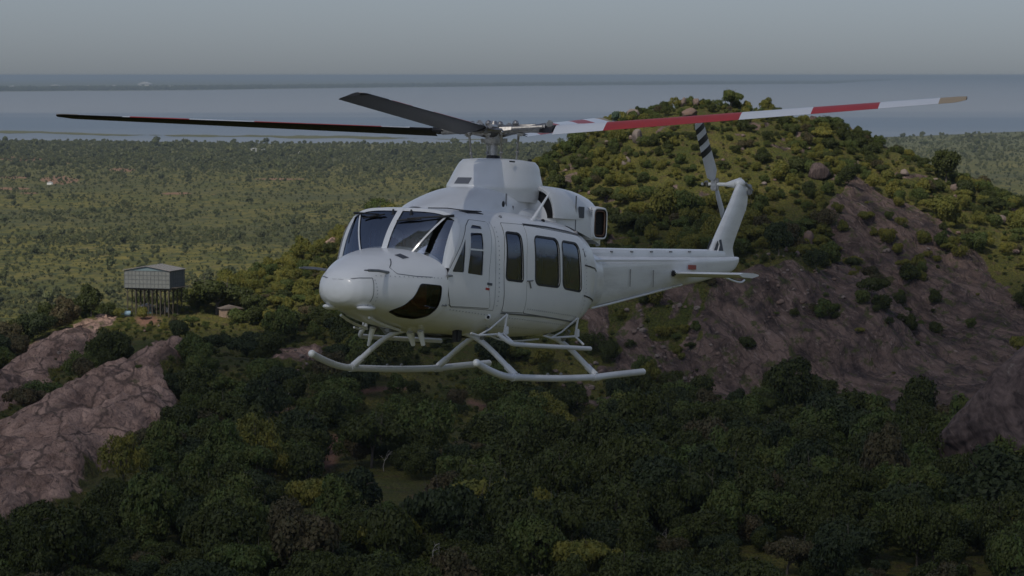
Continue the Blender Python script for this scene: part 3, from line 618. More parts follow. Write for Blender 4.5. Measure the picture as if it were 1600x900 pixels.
zones = [((1190, 1320, 420, 500), 22, 9, 'small orange-brown stone, one of many alike at the top left edge of the rock slab'),
         ((900, 1130, 470, 640), 46, 11, 'weathered stone, one of many alike on the broken slope under the tail boom'),
         ((880, 1000, 170, 330), 16, 10, 'pale stone, one of many alike on the green shoulder left of the summit'),
         ((1120, 1300, 180, 300), 16, 8, 'pale stone, one of many alike on the slope right of the summit'),
         ((1180, 1280, 340, 440), 20, 7, 'pale scree stone, one of many alike below the tail rotor'),
         ((1330, 1600, 290, 420), 14, 10, 'pale stone, one of many alike on the sunlit slope above the slab'),
         ((430, 560, 530, 600), 14, 9, 'pale stone, one of many alike on the clearing left of the far skid'),
         ((830, 1000, 580, 660), 22, 9, 'grey stone, one of many alike on the slope below the near skid'),
         ((90, 300, 490, 560), 14, 7, 'small pale stone, one of many alike near the foot of the water tank')]
for (a, b, c_, d), n, wmax, lab in zones:
    for i in range(n):
        uu, vv = random.uniform(a, b), random.uniform(c_, d); ww = random.uniform(.45, 1) ** 1.5 * wmax + 2
        boulder(lab, uu, vv, ww * 1.15, ww * .8, random.randrange(8), lab.split(', one of many alike ')[0] + 's ' + lab.split('alike ')[1])
# big leaning boulder at the right
def leaning():
    V = []; NU, NV = 90, 60
    A = world_pt(1455, 655, 432); T = world_pt(1640, 470, 440)
    me = boulder_mesh(41, 6); n = len(me.vertices); co = np.empty(n * 3, np.float32); me.vertices.foreach_get('co', co); co = co.reshape(-1, 3)
    co *= (1 + 0.05 * fbm(co[:, 0] * 4 + co[:, 2] * 2, co[:, 1] * 4, 4, 5))[:, None] * (1 + 0.02 * fbm(co[:, 0] * 16, co[:, 2] * 16, 3, 6))[:, None]
    me.vertices.foreach_set('co', co.ravel()); me.update(); o = link('boulder', me, DARKB); c = world_pt(1640, 625, 446)
    o.location = c; o.scale = (21, 11, 9.5); o.rotation_euler = (0, rad(-32), rad(8)); tag(o, 'huge dark rock leaning in from the right border of the photo', 'boulder')
leaning()

# ---------------- cloud added out of view, outlined to shade the valley ----------------
CZ = 1300.0
shade = [(-420, 250, 60), (-420, 560, 58), (-95, 618, 62), (-45, 628, 63), (-22, 655, 76), (5, 668, 82), (40, 682, 86), (70, 690, 88), (84, 682, 86), (112, 640, 72), (160, 600, 62), (330, 560, 55), (420, 300, 55), (420, -120, 120), (-420, -120, 120)]
cl2 = [(Vector(p) + TO_SUN * ((CZ - p[2]) / TO_SUN.z)) for p in shade]
V = []; pts = []
P2 = [(c.x, c.y) for c in cl2]; xs = [p[0] for p in P2]; ys = [p[1] for p in P2]
gx2 = np.arange(min(xs) - 80, max(xs) + 80, 9.0); gy2 = np.arange(min(ys) - 80, max(ys) + 80, 9.0); CX, CY = np.meshgrid(gx2, gy2)
sd = poly_sd(CX, CY, P2) + 16 * fbm(CX / 60, CY / 60, 4, 70); ins = sd > 0
th = np.sqrt(np.clip(sd, 0, None)) * 9; top = CZ + th * (1 + .6 * fbm(CX / 90, CY / 90, 4, 71)) ; bot = CZ - np.sqrt(np.clip(sd, 0, 60)) * 2 * (1 + .5 * fbm(CX / 50, CY / 50, 3, 72))
ny, nx = CX.shape; ii = np.arange(nx * ny).reshape(ny, nx); cell = ins[:-1, :-1] & ins[:-1, 1:] & ins[1:, 1:] & ins[1:, :-1]
q = np.stack([ii[:-1, :-1], ii[:-1, 1:], ii[1:, 1:], ii[1:, :-1]], -1)[cell]
me = np_mesh('shade_cloud', np.concatenate([np.stack([CX, CY, top], -1).reshape(-1, 3), np.stack([CX, CY, bot], -1).reshape(-1, 3)]), np.concatenate([q, q[:, ::-1] + nx * ny]))
bm = bmesh.new(); bm.from_mesh(me); bmesh.ops.delete(bm, geom=[v for v in bm.verts if not v.link_faces], context='VERTS')
bm.to_mesh(me); bm.free(); cm = NM('shade_cloud_white'); cm.base((.9, .9, .9), 1, 0, 0)
tr_ = cm.n('BsdfTransparent'); mx_ = cm.n('MixShader'); mx_.inputs[0].default_value = 0.42   # thin cloud: some sun comes through
cm.t.links.new(cm.b.outputs[0], mx_.inputs[1]); cm.t.links.new(tr_.outputs[0], mx_.inputs[2]); cm.t.links.new(mx_.outputs[0], cm.out.inputs[0])
tag(link('shade_cloud', me, cm.m), 'unseen added cloud above the valley, out of the picture', kind='stuff')

# ---------------- helicopter: surfaces (X forward, Y to its left side, Z up, metres) ----------------
# X: half width, bottom z, z of greatest width, top z, bottom exponent, top exponent
NOSE = [(4.13,.02,1.13,1.15,1.17,2,2),(4.12,.13,1.04,1.15,1.26,2,2),(4.08,.25,.98,1.15,1.34,2.1,2.1),(4.00,.355,.935,1.15,1.42,2.2,2.2),(3.88,.44,.90,1.16,1.49,2.4,2.3),(3.7,.525,.87,1.18,1.57,2.5,2.3),(3.5,.625,.82,1.20,1.64,2.5,2.3),
        (3.25,.75,.77,1.22,1.70,2.5,2.3),(3.0,.86,.71,1.25,1.745,2.6,2.3),(2.75,.928,.66,1.3,1.78,2.7,2.3),(2.5,.97,.63,1.3,1.80,2.8,2.3),(2.2,1.0,.60,1.3,1.80,2.8,2.3)]
MAIN = [(3.0,.84,.71,1.42,2.24,2.6,2.8),(2.75,.92,.66,1.42,2.28,2.7,3.6),(2.5,.99,.63,1.42,2.32,2.8,4.2),(2.2,1.06,.60,1.42,2.345,3.0,4.2),(1.9,1.13,.57,1.42,2.355,3.1,4.2),(1.6,1.19,.55,1.42,2.36,3.2,4.0),(1.2,1.245,.53,1.42,2.36,3.2,4.4),(.8,1.27,.51,1.42,2.355,3.2,4.6),(.2,1.28,.51,1.42,2.33,3.2,4.4),
        (-.3,1.28,.52,1.42,2.30,3.2,4.0),(-.65,1.27,.54,1.42,2.27,3.1,3.6),(-.9,1.24,.57,1.42,2.24,3.0,3.2),(-1.15,1.17,.61,1.42,2.20,2.8,3.0),(-1.5,1.01,.68,1.41,2.12,2.6,2.8),(-1.9,.76,.76,1.40,2.02,2.5,2.6),(-2.4,.54,.86,1.38,1.92,2.5,2.6),(-2.8,.45,.92,1.36,1.84,2.6,2.8)]
def _tab(T, X):
    T = np.array(sorted(T)); x = np.clip(X, T[0, 0], T[-1, 0]); return [np.interp(x, T[:, 0], T[:, k]) for k in range(1, 7)]
def hull_pt(T, X, a):
    """X, a (radians, -pi/2 keel .. pi/2 roof) -> points on the left side"""
    w_, zb, zc, zt, nb, nt_ = _tab(T, X); up = a > 0; n = np.where(up, nt_, nb); h = np.where(up, zt - zc, zc - zb)
    y = w_ * np.abs(np.cos(a)) ** (2 / n); z = zc + np.sign(a) * h * np.abs(np.sin(a)) ** (2 / n)
    return np.stack([np.broadcast_to(X, np.shape(a)) * 1.0, y, z], -1)
def hull_a(T, X, z):
    w_, zb, zc, zt, nb, nt_ = _tab(T, X); up = z > zc; n = np.where(up, nt_, nb); h = np.where(up, zt - zc, zc - zb)
    s = np.clip(np.abs(z - zc) / h, 0, 1) ** (n / 2); return np.sign(z - zc) * np.arcsin(s)
from mathutils.geometry import delaunay_2d_cdt
HELI = bpy.data.objects.new('helicopter', None); COL.objects.link(HELI)
HUB_W = Vector((-0.2663, 43.8, CAM_H - 0.844)); H_YAW = rad(240.2); H_PITCH = rad(4.3)
HELI.rotation_euler = (0, -H_PITCH, H_YAW)
_R = HELI.rotation_euler.to_matrix(); HELI.location = HUB_W - _R @ Vector((0, 0, 3.55))
tag(HELI, 'white twin-engine helicopter hovering with four-blade rotor and landing skids', 'helicopter')

def paint(name, c, rough=.28, coat=.3, dirt=.12):
    m = NM(name); cc = m.coord('Object'); f = m.noise(cc, 1.3, 5, .65); g = m.noise(m.coord('Object', (1, 1, 5)), 9, 4, .7)
    k = m.mix(m.ramp(f, [(.35, 0.0), (.75, 1.0)]), c, tuple(x * (1 - dirt) for x in c)); k = m.mix(m.ramp(g, [(.62, 0.0), (.8, .35)]), k, tuple(x * .62 for x in c))
    sx_ = m.n('SeparateXYZ'); m.set(sx_.inputs[0], cc)   # exhaust soot settled on the tail boom and aft flank
    aft = m.ramp(m.math('MULTIPLY', sx_.outputs[0], -.25), [(.42, 0.0), (.65, 1.0), (1.0, 0.5)]); st_ = m.noise(m.coord('Object', (.35, 1, 2.2)), 2.6, 5, .7)
    k = m.mix(m.math('MULTIPLY', aft, m.ramp(st_, [(.45, 0.0), (.75, .55)])), k, (.30, .29, .28))
    m.base(k, m.ramp(f, [(.3, rough), (.7, rough + .12)]), 0, .45); m.b.inputs['Coat Weight'].default_value = coat; m.b.inputs['Coat Roughness'].default_value = .12
    m.bump(m.noise(cc, 2.2, 2, .5), .05, .05); return m.m
WHITE = paint('white_paint', (.80, .81, .81), dirt=.09); BELLY = WHITE
GREYP = plain_mat('grey_metal', (.22, .23, .24), .45, .4, var=.15); BLACK = plain_mat('black_rubber', (.012, .013, .015), .55)
DARK = plain_mat('dark_cavity', (.008, .008, .009), .9); STEEL = plain_mat('bare_steel', (.33, .32, .31), .35, .85, var=.3, scale=20)
MESHG = plain_mat('grille_grey', (.10, .11, .13), .6, .3, var=.3, scale=60); SKIDM = paint('skid_paint', (.66, .68, .70), .4, .1, .25)
RED = plain_mat('red_paint', (.42, .028, .022), .4, var=.12, scale=2); TAN = plain_mat('worn_tip', (.42, .32, .20), .5); BLADEB = plain_mat('blade_black', (.010, .010, .012), .5)
LINING = plain_mat('cabin_lining', (.34, .33, .34), .8, var=.2); SEATM = plain_mat('seat_fabric', (.24, .10, .05), .8, var=.2); BRONZE = None
def glass(name, tint, refl=.10, rough=.02):
    m = NM(name); N = m.N; t = m.t; tr = m.n('BsdfTransparent'); tr.inputs[0].default_value = tint + (1,); gl = m.n('BsdfGlossy'); gl.inputs['Roughness'].default_value = rough; gl.inputs[0].default_value = (.72, .82, 1, 1)
    lw = m.n('LayerWeight'); lw.inputs[0].default_value = .35; fac = m.math('ADD', m.math('MULTIPLY', lw.outputs['Fresnel'], .9), refl); mx = m.n('MixShader')
    bm_ = m.n('Bump'); bm_.inputs['Strength'].default_value = .12; bm_.inputs['Distance'].default_value = .05; t.links.new(m.noise(m.coord('Object'), 1.6, 2, .5), bm_.inputs['Height']); t.links.new(bm_.outputs[0], gl.inputs['Normal'])
    t.links.new(fac, mx.inputs[0]); t.links.new(tr.outputs[0], mx.inputs[1]); t.links.new(gl.outputs[0], mx.inputs[2]); t.links.new(mx.outputs[0], m.out.inputs[0]); N.remove(m.b); return m.m
GL_W = glass('windshield_glass', (.74, .78, .82), .17); GL_C = glass('cabin_glass', (.50, .49, .57), .10); GL_B = glass('bronze_glass', (.60, .30, .18), .05)

def smooth_angle(me, ang=35):
    bm = bmesh.new(); bm.from_mesh(me)
    for e in bm.edges: e.smooth = not (len(e.link_faces) == 2 and e.calc_face_angle(0) > rad(ang))
    for f in bm.faces: f.smooth = True
    bm.to_mesh(me); bm.free()
def part(name, V, Fc, mat, parent=HELI, ang=35, label=None, fix=True):
    me = bpy.data.meshes.new(name); me.from_pydata([tuple(map(float, v)) for v in V], [], [tuple(int(i) for i in f) for f in Fc])
    if fix:
        bm = bmesh.new(); bm.from_mesh(me); bmesh.ops.remove_doubles(bm, verts=bm.verts, dist=1e-5); bmesh.ops.recalc_face_normals(bm, faces=bm.faces); bm.to_mesh(me); bm.free()
    smooth_angle(me, ang); o = link(name, me, mat, parent)
    if label: o['label'] = label
    return o
class Geo:
    def __init__(s): s.V = []; s.F = []
    def add(s, V, Fc): k = len(s.V); s.V += [tuple(v) for v in V]; s.F += [tuple(i + k for i in f) for f in Fc]; return s
    def loft(s, rings, closed=True, cap=True):
        n = len(rings[0]); V = [p for r_ in rings for p in r_]; Fc = []
        for j in range(len(rings) - 1):
            for i in range(n if closed else n - 1): Fc.append((j * n + i, j * n + (i + 1) % n, (j + 1) * n + (i + 1) % n, (j + 1) * n + i))
        if cap: Fc.append(tuple(range(n))[::-1]); Fc.append(tuple((len(rings) - 1) * n + i for i in range(n)))
        return s.add(V, Fc)
    def tube(s, path, r, n=12, smooth=0, cap=True):
        P = np.array(path, float)
        if smooth:
            for _ in range(smooth):
                Q = [P[0]]
                for i in range(len(P) - 1): Q += [P[i] * .75 + P[i + 1] * .25, P[i] * .25 + P[i + 1] * .75]
                Q.append(P[-1]); P = np.array(Q)
        R_ = np.broadcast_to(r, (len(P),)) if np.ndim(r) < 1 else np.interp(np.linspace(0, 1, len(P)), np.linspace(0, 1, len(r)), r)
        T = np.gradient(P, axis=0); T /= np.linalg.norm(T, axis=1)[:, None] + 1e-12; up = np.array([0.02, 0.05, 1.0]) if abs(T[0][2]) < .9 else np.array([1., 0.1, 0]); rings = []
        for p, t, q in zip(P, T, R_):
            a = np.cross(up, t); a /= np.linalg.norm(a); b = np.cross(t, a); up = b if abs(b @ up) > .2 else up
            rings.append([p + q * (math.cos(2 * math.pi * i / n) * a + math.sin(2 * math.pi * i / n) * b) for i in range(n)])
        return s.loft(rings, True, cap)
    def box(s, c, d, R_=None, bev=0.0):
        bm = bmesh.new(); bmesh.ops.create_cube(bm, size=1)
        for v in bm.verts: v.co = Vector((v.co.x * d[0], v.co.y * d[1], v.co.z * d[2]))
        if bev: bmesh.ops.bevel(bm, geom=bm.edges[:], offset=bev, segments=2, affect='EDGES')
        M = R_.to_matrix() if R_ is not None else Matrix.Identity(3)
        bm.verts.ensure_lookup_table(); s.add([Vector(c) + M @ v.co for v in bm.verts], [[v.index for v in f.verts] for f in bm.faces]); bm.free(); return s
    def ball(s, c, r, n=12, sc=(1, 1, 1)):
        bm = bmesh.new(); bmesh.ops.create_uvsphere(bm, u_segments=n, v_segments=n // 2 + 2, radius=r); s.add([(c[0] + v.co.x * sc[0], c[1] + v.co.y * sc[1], c[2] + v.co.z * sc[2]) for v in bm.verts], [[v.index for v in f.verts] for f in bm.faces]); bm.free(); return s
    def part(s, name, mat, parent=HELI, ang=35, label=None): return part(name, s.V, s.F, mat, parent, ang, label)
def inside(pt, poly):
    x, y = pt; c = False; n = len(poly)
    for i in range(n):
        a = poly[i]; b = poly[i - 1]
        if (a[1] > y) != (b[1] > y) and x < (b[0] - a[0]) * (y - a[1]) / (b[1] - a[1]) + a[0]: c = not c
    return c
def densify(poly, d=.05, closed=True):
    out = []; n = len(poly)
    for i in range(n if closed else n - 1):
        a = np.array(poly[i], float); b = np.array(poly[(i + 1) % n], float); k = max(1, int(np.linalg.norm(b - a) / d))
        for j in range(k): out.append(tuple(a + (b - a) * j / k))
    if not closed: out.append(tuple(poly[-1]))
    return out
def rounded(poly, r):
    out = []; n = len(poly)
    for i in range(n):
        p = np.array(poly[i], float); a = np.array(poly[i - 1], float); b = np.array(poly[(i + 1) % n], float); da = (a - p) / np.linalg.norm(a - p); db = (b - p) / np.linalg.norm(b - p)
        rr = min(r, np.linalg.norm(a - p) * .45, np.linalg.norm(b - p) * .45); p0 = p + da * rr; p1 = p + db * rr
        for t in np.linspace(0, 1, 7): out.append(tuple((1 - t) ** 2 * p0 + 2 * t * (1 - t) * p + t * t * p1))
    return out
def hull_off(T, X, a, off=0.0, side=1):
    X = np.asarray(X, float); a = np.asarray(a, float); e = 1e-3; P = hull_pt(T, X, a); ca = np.clip(a, -1.5, 1.5)
    n = np.cross(hull_pt(T, X + e, ca) - hull_pt(T, X - e, ca), hull_pt(T, X, ca + e) - hull_pt(T, X, ca - e)); n /= np.linalg.norm(n, axis=-1)[..., None] + 1e-12
    n = np.where((n[..., 1:2] < 0), -n, n); P = P + n * off; return P * np.array([1, side, 1])
def xz(T, pts): return [(p[0], float(hull_a(T, np.float64(p[0]), np.float64(p[1])))) for p in pts]
def shell(T, outline, holes=(), off=0.0, side=1, dx=.07, da=rad(5), rim=0.0):
    """patch of hull surface; outline and holes in (X, angle)"""
    pts = []; edges = []
    for poly in [outline] + list(holes):
        k = len(pts); pts += poly; edges += [(k + i, k + (i + 1) % len(poly)) for i in range(len(poly))]
    xs = [p[0] for p in outline]; as_ = [p[1] for p in outline]
    for x in np.arange(min(xs) + dx / 2, max(xs), dx):
        for a in np.arange(min(as_) + da / 2, max(as_), da):
            if inside((x, a), outline) and not any(inside((x, a), h) for h in holes): pts.append((x, a))
    r_ = delaunay_2d_cdt([Vector(p) for p in pts], edges, [], 0, 1e-5); co = r_[0]; tri = []
    for f in r_[2]:
        cx = sum(co[i].x for i in f) / len(f); cy = sum(co[i].y for i in f) / len(f)
        if inside((cx, cy), outline) and not any(inside((cx, cy), h) for h in holes): tri.append(tuple(f))
    X = np.array([c.x for c in co]); A = np.array([c.y for c in co]); P = hull_off(T, X, A, off, side); V = [tuple(p) for p in P]
    if rim:
        from collections import Counter
        ec = Counter(tuple(sorted((f[i], f[(i + 1) % len(f)]))) for f in tri for i in range(len(f))); Q = hull_off(T, X, A, off - rim, side); n = len(V); V += [tuple(p) for p in Q]
        for (a, b), c in ec.items():
            if c == 1: tri.append((a, b, b + n, a + n))
    return V, tri
def band(T, pts, wd, off, side=1, closed=True, in_xz=True):
    P = np.array(pts, float); n = len(P); L = []; R_ = []
    for i in range(n):
        a = P[i - 1] if (closed or i > 0) else P[i]; b = P[(i + 1) % n] if (closed or i < n - 1) else P[i]; t = (b - a) / (np.linalg.norm(b - a) + 1e-9); nn = np.array([-t[1], t[0]]); L.append(P[i] + nn * wd / 2); R_.append(P[i] - nn * wd / 2)
    V = []
    for q in (L, R_):
        q = np.array(q); V.append(hull_off(T, q[:, 0], hull_a(T, q[:, 0], q[:, 1]), off, side))
    V = np.concatenate(V); Fc = [(i, (i + 1) % n, n + (i + 1) % n, n + i) for i in range(n if closed else n - 1)]; return V, Fc

# outlines, (X, z) on the side of the hull
CREW = [(2.74,1.42),(2.33,2.10),(2.20,2.19),(1.86,2.17),(1.93,1.5),(1.93,1.25),(1.83,.96),(2.58,.98),(2.68,1.15)]
TRI = [(2.665,1.45),(2.40,1.94),(2.425,1.445)]; SQ = [(2.29,2.015),(2.045,2.015),(2.055,1.41),(2.365,1.435)]; TOPW = [(2.205,2.125),(2.03,2.11),(2.03,2.06),(2.275,2.065)]
DOORF = [(1.55,2.17),(1.60,1.9),(1.62,1.6),(1.60,1.30),(1.545,.915),(1.03,.905),(1.07,1.25),(1.095,1.7),(1.055,2.16)]
DOORM = [(1.045,2.155),(1.085,1.7),(1.06,1.25),(1.02,.90),(-.62,.785),(-.60,1.0),(-.64,1.5),(-.60,2.045)]
W1 = [(1.55,2.045),(1.225,2.03),(1.165,1.345),(1.575,1.37)]; W2 = [(.885,2.01),(.20,1.98),(.13,1.28),(.845,1.315)]; W3 = [(.095,1.96),(-.445,1.93),(-.555,1.22),(.04,1.27)]
CHIN = [(3.19,1.275),(2.845,1.255),(2.835,1.10),(2.83,.95),(2.87,.83),(2.98,.785),(3.20,.81),(3.47,.885),(3.36,.97),(3.27,1.10)]
wins = {'tri': rounded(TRI, .04), 'sq': rounded(SQ, .03), 'top': rounded(TOPW, .03), 'w1': rounded(W1, .07), 'w2': rounded(W2, .11), 'w3': rounded(W3, .11)}
HX = {k: xz(MAIN, densify(v, .04)) for k, v in wins.items()}
XB = lambda t: 2.93 - .22 * t * t; XT = lambda t: 2.50 - .11 * t * t
def y2a(T, X, y):
    w_, zb, zc, zt, nb, n = [float(q) for q in _tab(T, X)]; return math.acos(min(1, (y / w_)) ** (n / 2))
front = [(XT(t), y2a(MAIN, XT(t), t * .87)) for t in np.linspace(0, 1, 14)]
front[0] = (2.50, math.pi / 2)
Z_TC = float(hull_pt(MAIN, np.float64(XT(1)), np.float64(y2a(MAIN, XT(1), .87)))[2])
pill = [(XT(1) + (2.71 - XT(1)) * t, float(hull_a(MAIN, XT(1) + (2.71 - XT(1)) * t, Z_TC + (1.53 - Z_TC) * t))) for t in np.linspace(.1, 1, 8)]
outl = front + pill + [(2.71, a) for a in np.linspace(pill[-1][1], -math.pi / 2, 26)[1:]] + [(x, -math.pi / 2) for x in np.linspace(2.65, -2.75, 60)] + [(-2.8, a) for a in np.linspace(-math.pi / 2, math.pi / 2, 30)] + [(x, math.pi / 2) for x in np.linspace(-2.75, 2.45, 58)]
body = Geo(); lin = Geo()
for sd in (1, -1):
    body.add(*shell(MAIN, outl, list(HX.values()), 0, sd)); 
    LO = [(2.42, -1.5)] + [(2.42, a) for a in np.linspace(-1.4, 1.3, 14)] + [(2.42, 1.5)] + [(x, 1.5) for x in np.linspace(2.3, -.7, 20)] + [(x, -1.5) for x in np.linspace(-.7, 2.3, 20)]
    lin.add(*shell(MAIN, LO, [HX[k] for k in ('sq', 'w1', 'w2', 'w3')], -.035, sd, dx=.15, da=rad(9)))
# nose loft
NXs = [4.13, 4.12, 4.105, 4.08, 4.04, 4.0, 3.94, 3.88, 3.8, 3.7, 3.6, 3.5, 3.35, 3.25, 3.1, 3.0, 2.85, 2.705]
nose = Geo()
chin_xa = xz(NOSE, densify(rounded(CHIN, .04), .03))
for sd in (1, -1):
    ol = [(3.88, a) for a in np.linspace(-math.pi / 2, math.pi / 2, 25)] + [(x, math.pi / 2) for x in np.linspace(3.85, 2.74, 28)] + [(2.705, a) for a in np.linspace(math.pi / 2, -math.pi / 2, 34)] + [(x, -math.pi / 2) for x in np.linspace(2.74, 3.85, 28)]
    nose.add(*shell(NOSE, ol, [chin_xa], 0, sd, dx=.045, da=rad(5)))
ths = np.linspace(-math.pi / 2, math.pi / 2, 25); rg = []
xs_ = 4.13 - .25 * (1 - np.cos(np.linspace(0, math.pi / 2, 16)))[::-1]
NS_ = spl([r_[:5] for r_ in NOSE], xs_) if False else None
for x in xs_:
    a = hull_pt(NOSE, np.full(25, x), ths); b = (hull_pt(NOSE, np.full(25, x), ths) * [1, -1, 1])[::-1][1:-1]; rg.append([tuple(p) for p in np.concatenate([a, b])])
nose.loft(rg, True, False); k_ = len(nose.V); nose.V.append((4.131, 0, 1.15)); nose.F += [(k_, k_ - 48 + i, k_ - 48 + (i + 1) % 48) for i in range(48)]
body.add(nose.V, nose.F)
FUS = body.part('fuselage', WHITE, ang=50); LIN = lin.part('cabin_lining', LINING)
def win(nm, key, sd, parent, mat, T=MAIN, fr=.022):
    P = densify(wins[key] if key in wins else rounded(CHIN, .04), .04); xa = xz(T, P); c = np.mean(P, 0); big = [tuple(c + (np.array(p) - c) * 1.03) for p in P]
    g = Geo().add(*shell(T, xz(T, big), [], -.004, sd, dx=.12, da=rad(8))); o = g.part(nm, mat, parent)
    Geo().add(*band(T, P, fr, .010, sd)).part('window_frame', BLACK if fr > .012 else WHITE, o); return o
for sd in (1, -1):
    for nm, ol, ks in (('crew_door', CREW, ('tri', 'sq', 'top')), ('hinged_panel', DOORF, ('w1',)), ('sliding_door', DOORM, ('w2', 'w3'))):
        P = densify(rounded(ol, .03), .05); Geo_ = Geo().add(*shell(MAIN, xz(MAIN, P), [HX[k] for k in ks], .007, sd, rim=.012)); d = Geo_.part(nm, WHITE, ang=50)
        for k in ks: win('window', k, sd, d, GL_C, fr=.030 if k[0] == 'w' else .012)
        Geo().add(*band(MAIN, densify(rounded(ol, .03), .05), .016, .004, sd)).part('door_seal', BLACK, d)
        if nm == 'crew_door':
            Geo().add(*band(MAIN, [(2.05 , 1.77), (2.33, 1.78)], .025, .013, sd, False)).part('window_bar', WHITE, d); h = hull_off(MAIN, 1.90, float(hull_a(MAIN, 1.90, 1.25)), .02, sd)
            for z in (1.40, .99): q = hull_off(MAIN, 2.70, float(hull_a(MAIN, 2.70, z)), .012, sd); Geo().tube([q + [.06, 0, 0], q - [.06, 0, 0]], .016, 8).part('hinge', GREYP, d)
        if nm == 'sliding_door':
            q = hull_off(MAIN, 1.02, float(hull_a(MAIN, 1.02, 1.36)), .02, sd); g = Geo(); g.tube([q + [.06, 0, 0], q - [.10, 0, -.01]], .010, 8); g.tube([q, q - [.05, 0, .10]], .010, 8); g.part('handle', GREYP, d)
    Geo().add(*band(MAIN, densify([(1.06, 2.165), (.4, 2.145), (-.3, 2.095), (-.82, 2.04)], .08, False), .022, .014, sd, False)).part('door_rail', BLACK)
    Geo().add(*band(MAIN, densify([(1.56, .895), (.4, .85), (-.78, .765)], .08, False), .02, .012, sd, False)).part('door_sill', GREYP)
    o = Geo().add(*shell(NOSE, xz(NOSE, [tuple(np.mean(CHIN, 0) + (np.array(p) - np.mean(CHIN, 0)) * 1.03) for p in densify(rounded(CHIN, .04), .04)]), [], -.004, sd, dx=.1, da=rad(7))).part('chin_window', GL_B)
    Geo().add(*band(NOSE, densify(rounded(CHIN, .04), .04), .012, .006, sd)).part('window_frame', BLACK, o)
    Geo().add(*band(MAIN, densify([(-.625, 1.62), (-1.1, 1.58), (-1.6, 1.53), (-1.9, 1.50)], .06, False), .02, .006, sd, False)).part('panel_seam', BLACK)
    Geo().add(*band(MAIN, densify([(-.66, 1.17), (-1.2, 1.10), (-1.9, 1.06)], .06, False), .02, .006, sd, False)).part('panel_seam', BLACK)
    Geo().add(*band(MAIN, [(-.60, 1.86), (-.655, 1.74)], .035, .008, sd, False)).part('drain_slot', BLACK)
    Geo().add(*band(MAIN, densify([(2.62, 1.0), (2.55, .96), (2.2, .95), (1.75, .93)], .06, False), .006, .005, sd, False)).part('panel_seam', GREYP)
    Geo().add(*band(NOSE, densify([(4.10, 1.30), (3.99, 1.325), (3.86, 1.33)], .05, False), .012, .004, sd, False)).part('panel_seam', GREYP)
    Geo().add(*band(NOSE, densify([(3.86, 1.33), (3.87, 1.2), (3.87, 1.02), (3.84, .95)], .04, False), .010, .004, sd, False)).part('panel_seam', GREYP)
    Geo().add(*band(NOSE, densify([(3.40, 1.60), (3.55, 1.48), (3.50, 1.40), (3.24, 1.375), (3.0, 1.37)], .05, False), .008, .004, sd, False)).part('panel_seam', MESHG)
Geo().add(*band(NOSE, densify([(3.25, 1.63), (3.135, 1.652)], .05, False), .05, .006, 1, False)).part('hood_vent', MESHG)
Geo().add(*band(MAIN, [(1.965, 1.305), (1.86, 1.295)], .035, .011, 1, False)).part('placard', MESHG, label='small illegible dark lettering below the crew door window')
Geo().add(*band(MAIN, [(1.99, 1.235), (1.91, 1.225)], .03, .011, 1, False)).part('placard', RED, label='small illegible red marking below the crew door window')
# hood ledge fairing under the nose
q = hull_off(NOSE, 3.80, float(hull_a(NOSE, 3.80, .93)), 0, 1); 
for sd in (1, -1):
    q = hull_off(NOSE, 3.78, float(hull_a(NOSE, 3.78, .915)), 0, sd); Geo().ball(q, .12, 12, (1.6, .9, .4)).part('landing_light_fairing', WHITE)
    q = hull_off(NOSE, 3.60, float(hull_a(NOSE, 3.60, 1.42)), -.01, sd); g = Geo(); g.tube([q, q + [.30, .03 * sd, .02], q + [.55, .03 * sd, .02]], .020, 10); g.part('pitot_tube', GREYP)
    g = Geo(); g.tube([q + [.53, .03 * sd, .02], q + [.66, .03 * sd, .02]], [.014, .009], 8); g.part('pitot_tip', STEEL)
    q = hull_off(MAIN, 1.76, float(hull_a(MAIN, 1.76, .83)), 0, sd); o = Geo().ball(q, .05, 12).part('camera_pod', WHITE); Geo().ball(q + [.025, .022 * sd, 0], .026, 10).part('lens', DARK, o)
# windshield
def ws_pt(t, s):  # t -1..1 across, s 0 base..1 top
    at = abs(t); b = np.array([XB(at), .88 * t, 0]); e = np.array([XT(at), .87 * t, 0])
    w_, zb, zc, zt, nb, n = [float(q) for q in _tab(NOSE, XB(at))]; b[2] = zc + (zt - zc) * (1 - min(1, .88 * at / w_) ** n) ** (1 / n) - .012
    w_, zb, zc, zt, nb, n = [float(q) for q in _tab(MAIN, XT(at))]; e[2] = zc + (zt - zc) * (1 - min(1, .87 * at / w_) ** n) ** (1 / n)
    p = b * (1 - s) + e * s; p[0] += .05 * math.sin(math.pi * s); return p
def ws_n(t, s):
    e = .01; a = ws_pt(min(1, t + e), s) - ws_pt(max(-1, t - e), s); b = ws_pt(t, min(1, s + e)) - ws_pt(t, max(0, s - e)); n = np.cross(a, b); n /= np.linalg.norm(n); return n if n[0] > 0 else -n
def ws_patch(t0, t1, s0, s1, off, nt_=14, ns=8, tt=None):
    V = []; Fc = []
    for j in range(ns + 1):
        s = s0 + (s1 - s0) * j / ns
        for i in range(nt_ + 1):
            a0 = t0(s) if callable(t0) else t0; a1 = t1(s) if callable(t1) else t1; t = a0 + (a1 - a0) * i / nt_; V.append(ws_pt(t, s) + ws_n(t, s) * off)
    for j in range(ns):
        for i in range(nt_): k = j * (nt_ + 1) + i; Fc.append((k, k + 1, k + nt_ + 2, k + nt_ + 1))
    return V, Fc
